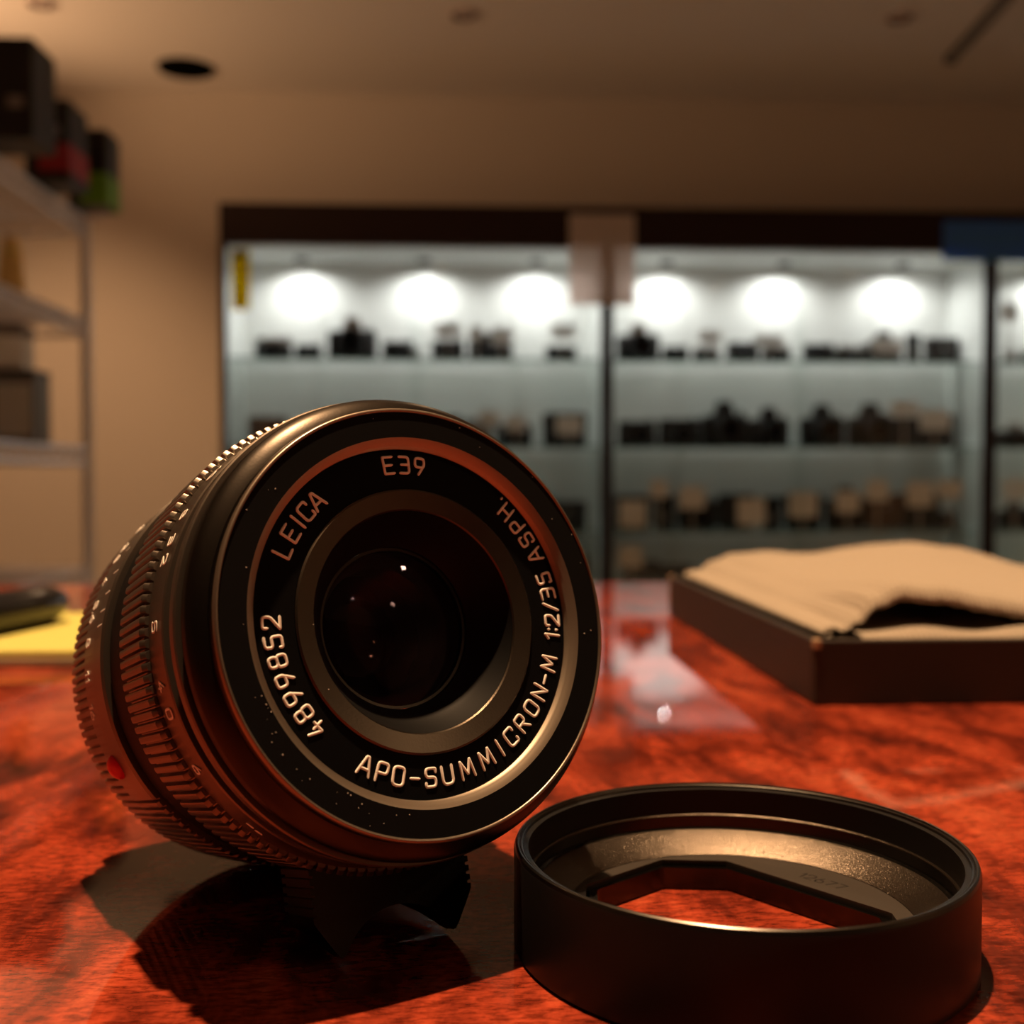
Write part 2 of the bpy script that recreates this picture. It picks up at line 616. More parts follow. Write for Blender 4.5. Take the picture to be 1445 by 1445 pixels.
# signs taped on the cabinet fronts
def sign(name, px0, py0, px1, py1, m, label, dy=0.006):
    a = at_y(px0, py1, CY - dy)
    b = at_y(px1, py0, CY - dy)
    t = thing(name, label, 'sign', ((a.x + b.x) / 2, CY - dy, a.z))
    w, h = b.x - a.x, b.z - a.z
    MB().box(-w / 2, w / 2, -0.0008, 0, 0, h).build('sheet', m, t, smooth=0)
    return t, w, h


t, w, h = sign('paper_notice', 803, 303, 896, 430, M['pink_paper'], 'pinkish paper notice taped over the post between two cabinets')
t, w, h = sign('blue_sign', 1330, 313, 1470, 368, M['blue_paper'], 'wide blue sign across the cabinet header at the right edge')
MB().box(-w / 2, w / 2, -0.0016, -0.0009, 0, h * 0.16).build('light_strip', M['blue_light'], t, smooth=0)
for k in range(2):
    MB().box(-w * 0.42, w * 0.3, -0.0014, -0.0009, h * (0.42 + 0.24 * k), h * (0.5 + 0.24 * k)).build('text_band', M['blue_light'], t, smooth=0)
t, w, h = sign('yellow_sticker', 327, 352, 352, 437, M['yellow_sticker'], 'narrow upright yellow sticker at top left of the left cabinet', 0.002)
MB().box(-w * 0.4, w * 0.4, -0.0012, -0.0009, h * 0.86, h * 0.97).build('heading_band', M['ink'], t, smooth=0)
for k in range(5):
    MB().box(-w * 0.16, w * 0.2, -0.0012, -0.0009, h * (0.14 + 0.14 * k), h * (0.2 + 0.14 * k)).build('printed_mark', M['ink_mid'], t, smooth=0)

# ------------------------------------------------------------------ cabinet contents (prototypes)
HIDE = []


def proto_rangefinder(top, body):
    t = thing('camera', 'x', 'camera')
    MB().box(-0.5, 0.5, -0.16, 0.16, 0, 0.42).build('body', body, t, bevel=0.05)
    MB().box(-0.49, 0.49, -0.15, 0.15, 0.421, 0.56).build('top_plate', top, t, bevel=0.03)
    T = Matrix.Translation((0.02, -0.16, 0.26)) @ Matrix.Rotation(PI / 2, 4, 'X')
    MB().cyl(0.19, 0, 0.20, 24, T, r2=0.17).build('lens_barrel', M['black_plastic'], t)
    MB().cyl(0.12, 0.201, 0.215, 24, T).build('front_glass', M['dark_glass'], t)
    MB().cyl(0.05, 0.562, 0.61, 16, cx=0.34).build('shutter_dial', top, t)
    MB().box(-0.4, -0.24, -0.156, -0.151, 0.45, 0.53).build('viewfinder_window', M['dark_glass'], t, smooth=0)
    return t


def proto_slr(m1, m2):
    t = thing('camera', 'x', 'camera')
    MB().box(-0.5, 0.5, -0.2, 0.2, 0, 0.56).build('body', m1, t, bevel=0.07)
    MB().prism([(-0.22, 0.561), (0.22, 0.561), (0.13, 0.80), (-0.13, 0.80)], -0.2, 0.14,
               Matrix.Rotation(PI / 2, 4, 'X')).build('prism_housing', m2, t, bevel=0.03)
    T = Matrix.Translation((0.0, -0.2, 0.29)) @ Matrix.Rotation(PI / 2, 4, 'X')
    b = MB()
    b.lathe([(0.1, 0), (0.25, 0), (0.25, 0.12), (0.23, 0.14), (0.23, 0.36), (0.26, 0.38), (0.26, 0.46), (0.2, 0.46), (0.1, 0.3)], 28, T)
    b.build('lens_barrel', M['black_plastic'], t)
    MB().cyl(0.19, 0.30, 0.34, 24, T).build('front_glass', M['dark_glass'], t)
    MB().box(-0.5, -0.30, -0.29, -0.201, 0.05, 0.52).build('grip', M['black_leatherette'], t, bevel=0.03)
    MB().cyl(0.07, 0.562, 0.63, 16, cx=0.36).build('mode_dial', m2, t)
    return t


def proto_lens(m):
    t = thing('spare_lens', 'x', 'lens')
    MB().lathe([(0.3, 0), (0.42, 0), (0.42, 0.15), (0.46, 0.17), (0.46, 0.55), (0.43, 0.57), (0.43, 0.8), (0.5, 0.84), (0.5, 1.0), (0.42, 1.0), (0.3, 0.8)], 28).build('barrel', m, t)
    MB().lathe([(0.40, 0.26), (0.485, 0.26), (0.485, 0.48), (0.40, 0.48)], 28).build('grip_ring', M['grey_plastic'], t)
    MB().cyl(0.40, 0.93, 0.96, 28).build('front_cap', M['black_plastic'], t)
    return t


def proto_case(m):
    t = thing('camera_case', 'x', 'case')
    MB().box(-0.5, 0.5, -0.2, 0.2, 0, 0.66).build('body', m, t, bevel=0.1)
    MB().box(-0.51, 0.51, -0.21, 0.21, 0.40, 0.72).build('flap', m, t, bevel=0.09)
    MB().cyl(0.04, 0, 0.02, 12, Matrix.Translation((0, -0.212, 0.46)) @ Matrix.Rotation(PI / 2, 4, 'X')).build('snap', M['silver'], t)
    return t


def proto_carton(m1, m2):
    t = thing('carton', 'x', 'box')
    MB().box(-0.5, 0.5, -0.25, 0.25, 0, 0.9).build('body', m1, t, smooth=0, bevel=0.01)
    MB().box(-0.505, 0.505, -0.255, 0.255, 0.7, 0.905).build('lid', m2, t, smooth=0, bevel=0.01)
    return t


PROTO = {
    'B': (lambda: proto_rangefinder(M['black_plastic'], M['black_leatherette']), 'black rangefinder camera'),
    'S': (lambda: proto_rangefinder(M['silver'], M['black_leatherette']), 'camera with silver top'),
    'D': (lambda: proto_slr(M['black_leatherette'], M['black_plastic']), 'black reflex camera'),
    'E': (lambda: proto_slr(M['black_leatherette'], M['silver']), 'reflex camera with silver prism'),
    'L': (lambda: proto_lens(M['black_plastic']), 'upright black lens'),
    'W': (lambda: proto_lens(M['silver']), 'upright silver lens'),
    'K': (lambda: proto_case(M['brown_leather']), 'brown leather case'),
    'N': (lambda: proto_case(M['black_leatherette']), 'black camera case'),
    'C': (lambda: proto_carton(M['grey_plastic'], M['box_grey']), 'grey carton'),
    'X': (lambda: proto_carton(M['box_black'], M['box_black']), 'black carton'),
}
NATIVE_W = {'L': 1.0, 'W': 1.0}
made = {}
ORD = ['first', 'second', 'third', 'fourth', 'fifth', 'sixth', 'seventh', 'eighth', 'ninth', 'tenth', 'eleventh', 'twelfth', 'thirteenth', 'fourteenth']
SH = ['top', 'second', 'third', 'lowest visible']
BAY = ['left', 'middle', 'right']
seen = {}


def place(kind, bay, shelf, px, wpx, y=None, rz=0.0, sz=1.0):
    y = CY + 0.255 if y is None else y
    p = at_y(px, 500, y)
    w = wpx / FPX * y
    if kind not in made:
        made[kind] = PROTO[kind][0]()
        o = made[kind]
    else:
        o = copy_tree(made[kind])
    o.location = (p.x, y, SHELF_Z[shelf] + 0.0003)
    o.scale = (w, w, w * sz)
    o.rotation_euler = (0, 0, rz)
    k = (kind, bay, shelf)
    seen[k] = seen.get(k, 0) + 1
    place.log.append((o, k, seen[k]))
    o['group'] = 'goods on the %s shelf of the %s cabinet' % (SH[shelf], BAY[bay])
    return o


place.log = []

card_proto = []


def card(m, bay, shelf, px, py, wpx, hpx, label, y=None):
    """small price card leaning in front of the goods, its foot on the shelf or on a wire stem"""
    y = CY + 0.095 if y is None else y
    a = at_y(px, py + hpx / 2, y)
    w, h = wpx / FPX * y, hpx / FPX * y
    t = thing('price_card', label, 'card', (a.x, y, SHELF_Z[shelf]), 0, 'price cards in the display cabinets')
    z = max(a.z - SHELF_Z[shelf], 0.002)
    MB().box(-w / 2, w / 2, -0.001, 0.001, z, z + h).build('sheet', m, t, smooth=0)
    b = MB()
    b.box(-w * 0.42, w * 0.42, 0.0015, 0.02, 0.0003, 0.003)
    b.box(-0.004, 0.004, 0.0012, 0.004, 0.0025, z + h * 0.5)
    b.build('stand', M['alu'], t, smooth=0)
    return t


# left cabinet, top shelf
for k, px, w in (('S', 386, 50), ('E', 498, 66), ('B', 435, 36), ('B', 562, 44), ('B', 632, 46), ('B', 692, 62), ('X', 791, 42), ('W', 585, 16)):
    place(k, 0, 0, px, w, sz=1.2 if k != 'X' else 0.62)
# left cabinet, second shelf
for k, px, w in (('K', 378, 54), ('D', 428, 44), ('C', 478, 50), ('C', 555, 50), ('X', 628, 44), ('C', 674, 40), ('B', 725, 52), ('N', 797, 62)):
    place(k, 0, 1, px, w, sz=1.1)
# left cabinet, third and lowest shelf
for k, px, w in (('N', 380, 56), ('D', 450, 60), ('D', 540, 60), ('N', 640, 60), ('D', 720, 58), ('N', 800, 56)):
    place(k, 0, 2, px, w)
for k, px, w in (('X', 762, 56), ('X', 812, 34)):
    place(k, 0, 3, px, w)
# middle cabinet, top shelf
for k, px, w in (('E', 900, 60), ('B', 953, 37), ('S', 996, 37), ('B', 1048, 46), ('S', 1095, 40), ('B', 1155, 44), ('S', 1200, 42), ('D', 1246, 50), ('N', 1328, 46)):
    place(k, 1, 0, px, w, sz=1.2)
place('L', 1, 0, 1288, 22, y=CY + 0.27, sz=2.0)
# middle cabinet, second shelf
for k, px, w in (('B', 899, 54), ('B', 958, 58), ('D', 1022, 66), ('D', 1085, 58), ('D', 1160, 62), ('D', 1228, 64), ('X', 1281, 38), ('X', 1323, 42)):
    place(k, 1, 1, px, w, sz=1.25)
# middle cabinet, third shelf
for k, px, w in (('N', 893, 50), ('L', 938, 36), ('D', 985, 54), ('N', 1040, 52), ('L', 1090, 34), ('N', 1135, 52), ('D', 1195, 56), ('K', 1250, 52), ('N', 1300, 54), ('X', 1338, 20)):
    place(k, 1, 2, px, w, sz=1.35)
for k, px, w in (('N', 905, 52), ('B', 955, 48), ('X', 1050, 40)):
    place(k, 1, 3, px, w, sz=0.7)
# right cabinet
for k, px, w in (('W', 1425, 22), ('S', 1460, 40)):
    place(k, 2, 0, px, w)
for k, px, w in (('E', 1432, 46),):
    place(k, 2, 1, px, w)
for k, px, w in (('D', 1434, 48),):
    place(k, 2, 2, px, w)

cnt = {}
for o, k, i in place.log:
    cnt[k] = cnt.get(k, 0) + 1
for k in cnt:
    objs = sorted([e[0] for e in place.log if e[1] == k], key=lambda q: q.location.x)
    kind, bay, shelf = k
    nm = PROTO[kind][1]
    for i, o in enumerate(objs):
        if len(objs) == 1:
            o['label'] = 'the only %s on the %s shelf of the %s cabinet' % (nm, SH[shelf], BAY[bay])
        else:
            o['label'] = '%s, %s of its kind from left, %s shelf of %s cabinet' % (nm, ORD[i], SH[shelf], BAY[bay])

CARDS = [  # material, bay, shelf, px, py, w, h
    ('card_white', 0, 0, 632, 466, 34, 22), ('card_white', 0, 0, 708, 474, 28, 24), ('card_white', 0, 0, 795, 467, 34, 20),
    ('card_white', 0, 0, 672, 470, 20, 18),
    ('card_white', 0, 1, 728, 597, 28, 22), ('card_white', 0, 1, 803, 600, 36, 26), ('card_white', 0, 1, 690, 590, 30, 20),
    ('card_white', 1, 0, 1002, 475, 30, 18), ('card_white', 1, 0, 1085, 480, 40, 16), ('card_white', 1, 0, 1252, 487, 44, 22),
    ('card_white', 1, 1, 1276, 577, 40, 22), ('card_white', 1, 1, 1319, 592, 44, 30),
    ('card_cream', 1, 2, 893, 725, 38, 38), ('card_cream', 1, 2, 930, 690, 24, 26), ('card_cream', 1, 2, 977, 702, 36, 32),
    ('card_cream', 1, 2, 1060, 722, 40, 38), ('card_cream', 1, 2, 1133, 712, 40, 36), ('card_cream', 1, 2, 1196, 708, 34, 30),
    ('card_cream', 1, 2, 1238, 692, 32, 30), ('card_cream', 1, 2, 1298, 697, 38, 36), ('card_cream', 1, 2, 1340, 690, 36, 26),
    ('card_cream', 1, 3, 890, 785, 34, 30),
    ('card_white', 2, 0, 1425, 440, 26, 26), ('card_white', 2, 2, 1432, 690, 36, 30),
]
per = {}
for c in CARDS:
    per.setdefault((c[1], c[2]), []).append(c)
for (bay, shelf), L_ in per.items():
    L_.sort(key=lambda c: c[3])
    for i, c in enumerate(L_):
        w_ = 'white' if c[0] == 'card_white' else 'cream'
        lab = '%s price card, %s from left on %s shelf of %s cabinet' % (w_, ORD[i], SH[shelf], BAY[bay]) if len(L_) > 1 else \
              'lone %s price card on %s shelf of %s cabinet' % (w_, SH[shelf], BAY[bay])
        card(M[c[0]], bay, shelf, c[3], c[4], c[5], c[6], lab, y=CY + 0.082 + 0.006 * (i % 2))

# ------------------------------------------------------------------ wire shelving rack on the left
RX1, RY1 = -0.872, 2.75
RX0, RY0 = RX1 - 0.46, RY1 - 1.2
rk = thing('wire_shelving_rack', 'chrome wire shelving rack at the left edge, stacked with boxes', 'shelf', ((RX0 + RX1) / 2, (RY0 + RY1) / 2, 0))
ro = Vector((-(RX0 + RX1) / 2, -(RY0 + RY1) / 2, 0))
RZ = [1.42, 1.18, 0.877, 0.593, 0.2]
for x in (RX0, RX1):
    for y in (RY0, RY1):
        mb = MB()
        pr = []
        z = 0.0
        while z < 1.43:
            pr += [(0.0125, z), (0.0125, z + 0.0225), (0.0116, z + 0.023), (0.0116, z + 0.0245)]
            z += 0.025
        mb.lathe([(0.004, 0.0)] + pr + [(0.004, z)], 16, Matrix.Translation((x, y, 0)))
        mb.v = [p + ro for p in mb.v]
        mb.build('post', M['chrome'], rk, smooth=40)
for z in RZ:
    mb = MB()
    g = 0.014
    for zz in (z - 0.005, z - 0.038):
        loop = [(RX0, RY0, zz), (RX1, RY0, zz), (RX1, RY1, zz), (RX0, RY1, zz)]
        for i in range(4):
            mb.tube([loop[i], loop[(i + 1) % 4]], 0.0055, 8)
    # zigzag truss between the two rails
    for (a, b) in (((RX0, RY0), (RX1, RY0)), ((RX1, RY0), (RX1, RY1)), ((RX1, RY1), (RX0, RY1)), ((RX0, RY1), (RX0, RY0))):
        Ln = math.hypot(b[0] - a[0], b[1] - a[1])
        n = int(Ln / 0.034)
        mb.tube([(a[0] + (b[0] - a[0]) * i / n, a[1] + (b[1] - a[1]) * i / n, z - (0.006 if i % 2 else 0.037)) for i in range(n + 1)], 0.003, 6)
    n = 46
    for i in range(1, n):
        y = RY0 + (RY1 - RY0) * i / n
        mb.tube([(RX0, y, z - 0.0025), (RX1, y, z - 0.0025)], 0.0022, 6)
    for k in (1, 2):
        x = RX0 + (RX1 - RX0) * k / 3
        mb.tube([(x, RY0, z - 0.007), (x, RY1, z - 0.007)], 0.003, 6)
    mb.v = [p + ro for p in mb.v]
    mb.build('wire_shelf', M['chrome'], rk, smooth=40)


def rack_box(name, label, cat, px0, px1, pytop, y, shelf, depth, m, extra=()):
    a = at_y(px0, 300, y)
    b = at_y(px1, pytop, y)
    z0 = RZ[shelf] + 0.0012
    t = thing(name, label, cat, ((a.x + b.x) / 2, y + depth / 2, z0))
    w, h = b.x - a.x, b.z - z0
    MB().box(-w / 2, w / 2, -depth / 2, depth / 2, 0, h).build('carton', m, t, smooth=0, bevel=0.002)
    for nm, mm, x0, x1, q0, q1 in extra:
        MB().box(w * (x0 - .5), w * (x1 - .5), -depth / 2 - 0.0012, -depth / 2 - 0.0002, h * q0, h * q1).build(nm, mm, t, smooth=0)
    return t, w, h


t, w, h = rack_box('boxed_camera', 'black and green carton at the far end of the rack top', 'box', 96, 150, 182, 2.62, 0, 0.10, M['box_black'],
                   [('printed_logo', M['box_grey'], 0.1, 0.5, 0.55, 0.8), ('green_front_print', M['box_green'], 0.3, 1.0, 0.0, 0.42)])
MB().box(w / 2 + 0.0002, w / 2 + 0.0012, -0.05, 0.05, 0, h * 0.42).build('green_side_print', M['box_green'], t, smooth=0)
t, w, h = rack_box('boxed_camera', 'black carton with red lower half on the rack top', 'box', 36, 97, 140, 2.42, 0, 0.12, M['box_black'],
                   [('printed_logo', M['box_grey'], 0.4, 0.8, 0.55, 0.68), ('red_front_print', M['box_red'], 0.3, 1.0, 0.12, 0.46)])
MB().box(w / 2 + 0.0002, w / 2 + 0.0012, -0.06, 0.06, h * 0.12, h * 0.46).build('red_side_print', M['box_red'], t, smooth=0)
rack_box('boxed_camera', 'tallest plain black carton on the rack top, cut by left edge', 'box', -40, 45, 52, 2.12, 0, 0.12, M['box_black'],
         [('printed_logo', M['box_grey'], 0.6, 0.85, 0.3, 0.42)])
t, w, h = rack_box('flat_carton', 'small pinkish carton lid resting flat behind black and green carton', 'box', 100, 140, 268, 2.725, 0, 0.05, M['trim_ring'])
# second shelf: gold pouch
p = at_y(16, 400, 2.45)
t = thing('gold_pouch', 'crumpled gold foil pouch on the second rack shelf', 'pouch', (p.x, 2.45, RZ[1] + 0.0003))
b = MB()
random.seed(4)
rings = []
for i in range(9):
    z = 0.13 * i / 8
    rr = 0.030 * (1 - 0.55 * (i / 8) ** 2)
    rings.append([(rr * (1 + 0.12 * random.uniform(-1, 1)) * math.cos(2 * PI * k / 14) * 1.0, rr * 0.6 * (1 + 0.15 * random.uniform(-1, 1)) * math.sin(2 * PI * k / 14), z) for k in range(14)])
V = [q for r_ in rings for q in r_]
Fc = [(i * 14 + k, i * 14 + (k + 1) % 14, (i + 1) * 14 + (k + 1) % 14, (i + 1) * 14 + k) for i in range(8) for k in range(14)]
Fc += [tuple(reversed(range(14))), tuple(8 * 14 + k for k in range(14))]
b.add(V, Fc).build('foil_body', M['gold'], t, smooth=25)
MB().tube([(0.021 * math.cos(2 * PI * k / 16), 0.013 * math.sin(2 * PI * k / 16), 0.098) for k in range(16)], 0.0022, 6, closed=True).build('neck_tie', M['yellow_note'], t)
# third shelf: framed clear display case, and a small white carton on it
t, w, h = rack_box('display_case', 'small clear case in a dark frame on the third rack shelf', 'case', -14, 48, 528, 2.52, 2, 0.10, M['grey_plastic'])
MB().box(-w * 0.42, w * 0.42, -0.0535, -0.0512, h * 0.12, h * 0.86).build('reflection_front', M['reflection_front'], t, smooth=0)
MB().box(-w * 0.5, w * 0.5, -0.052, 0.052, h + 0.0003, h * 1.07).build('dark_lid', M['black_plastic'], t, smooth=0)
pc = t
t = thing('white_carton', 'small pale carton standing on the clear dark-framed case', 'box', (pc.location.x - 0.02, pc.location.y, pc.location.z + h * 1.07 + 0.0005))
MB().box(-0.035, 0.035, -0.035, 0.035, 0, 0.10).build('carton', M['card_white'], t, smooth=0, bevel=0.002)
MB().box(-0.0355, 0.0355, -0.0355, 0.0355, 0.075, 0.1005).build('lid', M['box_grey'], t, smooth=0)

# ------------------------------------------------------------------ ceiling fittings
def downlight(x, y, label, lit=False, r=0.055, group='recessed ceiling downlights'):
    t = thing('recessed_downlight', label, 'ceiling light', (x, y, CEIL_Z), 0, group)
    MB().lathe([(r * 0.82, -0.001), (r * 0.86, -0.009), (r, -0.009), (r * 1.06, -0.001)], 36).build('trim_ring', M['trim_ring'], t)
    MB().lathe([(r * 0.80, -0.0012), (r * 0.81, -0.007), (r * 0.55, -0.002), (r * 0.50, -0.0012)], 36).build('baffle', M['baffle'], t)
    MB().disc(r * 0.48, -0.003, 28).build('lamp_face', M['lamp_face'] if lit else M['trim_ring'], t, smooth=0)
    return t


for px, py, lab in ((655, 20, 'unlit ceiling downlight above the left cabinet, near top middle'),
                    (1270, 24, 'unlit ceiling downlight above the middle cabinet, near top right'),
                    (58, 4, 'unlit ceiling downlight in the bright patch at top left')):
    p = at_z(px, py, CEIL_Z)
    downlight(p.x, p.y, lab)
p = at_z(262, 95, CEIL_Z)
t = thing('ceiling_speaker', 'small round black ceiling speaker above the left wall', 'speaker', (p.x, p.y, CEIL_Z))
MB().lathe([(0.09, -0.001), (0.11, -0.014), (0.115, -0.014), (0.122, -0.001)], 36).build('rim', M['vent_black'], t)
MB().lathe([(0.001, -0.022), (0.05, -0.021), (0.10, -0.012), (0.108, -0.002), (0.001, -0.002)], 36).build('grille', M['vent_black'], t)
ux, uy, uz, up_ = UPLIGHT
t = thing('added_uplighter', 'added cup uplighter on the left wall, brightening the ceiling', 'wall light', (X0, uy, uz - 0.10))
MB().box(0.0005, 0.02, -0.03, 0.03, 0.0, 0.09).build('back_plate', M['trim_ring'], t, smooth=0, bevel=0.003)
MB().tube([(0.02, 0, 0.045), (0.09, 0, 0.04), (ux - X0, 0, 0.055)], 0.006, 8).build('arm', M['alu'], t)
MB().lathe([(0.005, 0.055), (0.03, 0.06), (0.045, 0.10), (0.042, 0.10), (0.027, 0.065), (0.005, 0.062)], 28, Matrix.Translation((ux - X0, 0, 0))).build('cup', M['trim_ring'], t)
p = at_z(150, 10, CEIL_Z)
spot('uplight_spot', (ux, uy, uz + 0.005), (p.x, p.y, CEIL_Z), up_, WARM, 76, 0.03, 1.0)
a = at_z(1343, 76, CEIL_Z)
b = at_z(1425, -14, CEIL_Z)
t = thing('ceiling_track', 'grey track bar running across the ceiling at top right', 'track', (a.x, a.y, CEIL_Z))
d = (b - a)
ang = math.atan2(d.y, d.x)
T = Matrix.Rotation(ang, 4, 'Z')
MB().box(0, d.length + 0.6, -0.018, 0.018, -0.032, -0.0005, T).build('rail', M['grey_plastic'], t, smooth=0, bevel=0.003)
MB().box(-0.02, 0.0, -0.022, 0.022, -0.036, -0.0005, T).build('end_cap', M['black_plastic'], t, smooth=0)
for x, y, lab in [(KEY_POS[0], KEY_POS[1], 'lit ceiling downlight straight above the table')] + \
        [(2.2, -2.0, 'lit ceiling downlight behind the camera, nearest the front wall'), (3.4, 0.2, 'lit ceiling downlight close to the right wall')] + \
        [(x, y, l) for (x, y, _, _), l in zip(ROOM_FILL_SPOTS, ('added ceiling lamp out of view, aimed at the lower left wall', 'added fill downlight over the middle of the aisle',
                                                           'added fill downlight over the right of the aisle',
                                                           'lit ceiling downlight behind the camera with added fill, first of right-hand row', 'lit ceiling downlight behind the camera with added fill, far right corner'))]:
    downlight(x, y, lab, True, 0.05)

# ------------------------------------------------------------------ tray with cloth (right)
th = math.atan2(0.014, 0.175) * 0.6
bc = F(0.0716, 0.2675, -CAM_H)
BW, BD, BH = 0.135, 0.178, 0.0155
BR = YAW + th * 1.15
tr = thing('open_tray', 'shallow black open tray holding the beige cloth, right side of table', 'tray', (bc.x, bc.y, TABLE_Z + 0.0002), BR)
wt = 0.0022
o = MB()
o.box(0, BW, 0, wt, 0, BH)
o.build('front_wall', M['black_box'], tr, smooth=0, bevel=0.0005)
MB().box(0, BW, BD - wt, BD, 0, BH).build('rear_wall', M['black_box'], tr, smooth=0, bevel=0.0005)
MB().box(0, wt, wt, BD - wt, 0, BH).build('side_wall', M['black_box'], tr, smooth=0, bevel=0.0005)
MB().box(BW - wt, BW, wt, BD - wt, 0, BH).build('side_wall', M['black_box'], tr, smooth=0, bevel=0.0005)
MB().box(wt, BW - wt, wt, BD - wt, 0, 0.002).build('base', M['box_liner'], tr, smooth=0)
MB().box(-0.0002, 0.0018, -0.0002, 0.0018, BH - 0.0022, BH + 0.0002).build('worn_corner', M['tan_edge'], tr, smooth=0, bevel=0.0004)
MB().box(-0.0002, 0.0016, BD - 0.0018, BD + 0.0002, 0.004, BH + 0.0002).build('worn_corner', M['tan_edge'], tr, smooth=0, bevel=0.0004)

cl = thing('folded_cloth', 'beige knitted cleaning cloth folded loosely inside the black tray', 'cloth', (bc.x, bc.y, TABLE_Z + 0.0023), BR)
# upper-sheet height profiles (tray-local x metres from left wall -> height above tray floor), from front to back
PF = [(0.0, 0.0150), (0.004, 0.0180), (0.0085, 0.0225), (0.015, 0.0255), (0.024, 0.0250), (0.036, 0.0225), (0.052, 0.0205), (0.08, 0.0192), (0.128, 0.0185)]
PM = [(0.0, 0.0152), (0.006, 0.0178), (0.015, 0.0205), (0.03, 0.0225), (0.05, 0.0238), (0.07, 0.0232), (0.085, 0.020), (0.105, 0.0175), (0.128, 0.0160)]
PB = [(0.0, 0.0155), (0.006, 0.0190), (0.014, 0.0222), (0.03, 0.0226), (0.045, 0.0218), (0.06, 0.0245), (0.08, 0.0262), (0.10, 0.0245), (0.115, 0.0190), (0.128, 0.0175)]


def interp(P, x):
    for (a, ha), (b, hb) in zip(P, P[1:]):
        if x <= b:
            t_ = (x - a) / (b - a)
            t_ = t_ * t_ * (3 - 2 * t_)
            return ha + (hb - ha) * t_
    return P[-1][1]


def cloth_h(x, t_):
    if t_ < 0.45:
        k = t_ / 0.45
        k = k * k * (3 - 2 * k)
        return interp(PF, x) * (1 - k) + interp(PM, x) * k
    k = (t_ - 0.45) / 0.55
    k = k * k * (3 - 2 * k)
    return interp(PM, x) * (1 - k) + interp(PB, x) * k


NU = 96
XL, XR = 0.0045, 0.1300
ROWS = [0.0095 + 0.0042 * (1 - math.cos(PI / 2 * i / 9)) for i in range(10)]
ROWS += [0.0137 + (0.172 - 0.0137) * i / 60 for i in range(1, 61)]
V, Fc = [], []
for j, y in enumerate(ROWS):
    t_ = (y - 0.0095) / 0.1625
    row = []
    hL = cloth_h(0.0, t_)
    zc = (0.0125 + hL) / 2
    rz_ = (hL - 0.0125) / 2
    s_ = min(1.0, (y - 0.0095) / 0.0042)
    roll = 1 - math.sqrt(max(0.0, 1 - (1 - s_) ** 2))            # the front hem rolls over
    for i in range(4):
        row.append((XL + 0.016 - 0.0105 * i / 3, 0.0125))
    for i in range(1, 12):
        a = -PI / 2 - PI * i / 12
        row.append((XL + 0.0055 + 0.005 * math.cos(a), zc + rz_ * math.sin(a)))
    for i in range(NU):
        u = (i / (NU - 1)) ** 1.3
        x = XL + 0.0055 + (XR - XL - 0.0055) * u
        z = cloth_h(x - XL - 0.0055, t_) + 0.00025 * math.sin(x * 310 + y * 90)
        row.append((x, z - roll * 0.0036 * min(1.0, u * 8 + 0.15)))
    n_r = len(row)
    for i, (x, z) in enumerate(row):
        yy = y + (0.0009 if (j == 0 and (i // 2) % 2) else 0.0)   # scalloped hem
        V.append((x, yy, z))
for j in range(len(ROWS) - 1):
    for i in range(n_r - 1):
        a = j * n_r + i
        Fc.append((a, a + 1, a + n_r + 1, a + n_r))
up = MB().add(V, Fc).build('folded_sheet', M['knit'], cl, smooth=60)
so = up.modifiers.new('thickness', 'SOLIDIFY')
so.thickness = 0.0012
so.offset = 0
# lower layers of the bundle: a flat pad with a rounded front edge
V, Fc = [], []
n1 = 48
R2 = [(0.0033, 0.001), (0.0030, 0.008), (0.0032, 0.0122), (0.0042, 0.0142), (0.0060, 0.0150)] + [(0.0060 + 0.163 * k / 24, 0.0150) for k in range(1, 25)]
for j, (y, z) in enumerate(R2):
    for i in range(n1 + 1):
        x = 0.013 + 0.116 * i / n1
        V.append((x, y, z - 0.0006 * (1 + math.sin(i * 0.55 + 1.0)) * (z / 0.0150) ** 3))
for j in range(len(R2) - 1):
    for i in range(n1):
        a = j * (n1 + 1) + i
        Fc.append((a, a + 1, a + n1 + 2, a + n1 + 1))
lw = MB().add(V, Fc).build('under_layer', M['knit'], cl, smooth=60)
so = lw.modifiers.new('thickness', 'SOLIDIFY')
so.thickness = 0.0006
so.offset = 0

# ------------------------------------------------------------------ note pads and marker (left)
pc = F(-0.150, 0.322, -CAM_H)
t = thing('paper_pad', 'beige paper pad lying under the yellow note pad', 'pad', (pc.x, pc.y, TABLE_Z + 0.0002), 0)
MB().box(-0.06, 0.05, 0, 0.096, 0, 0.0022).build('sheets', M['beige_note'], t, smooth=0, bevel=0.0002)
MB().box(-0.06, 0.05, 0.094, 0.0962, 0.0001, 0.00225).build('glued_spine', M['card_cream'], t, smooth=0)
t = thing('sticky_note_pad', 'bright yellow sticky note pad on top of the beige pad', 'note pad', (pc.x, pc.y, TABLE_Z + 0.0026), 0)
MB().box(-0.06, 0.0495, 0.0005, 0.0955, 0, 0.0018).build('sheets', M['yellow_note'], t, smooth=0, bevel=0.0002)
MB().box(-0.0598, 0.0493, 0.0007, 0.0953, 0.00182, 0.00195).build('top_sheet', M['yellow_note'], t, smooth=0)
a = F(-0.156, 0.398, 0)
b_ = F(-0.172, 0.322, 0)
dv = (a - b_)
T = Matrix.Rotation(math.atan2(dv.y, dv.x), 4, 'Z')
mk = thing('marker_pen', 'thick glossy black marker pen lying on the yellow note pad', 'pen', (b_.x, b_.y, TABLE_Z + 0.0026 + 0.0020), math.atan2(dv.y, dv.x))
Rm = 0.0066
pr = [(0.0001, 0), (0.0045, 0.0006), (Rm, 0.003), (Rm, 0.058), (0.0060, 0.066), (0.0044, 0.0715), (0.002, 0.0745), (0.0001, 0.0753)]
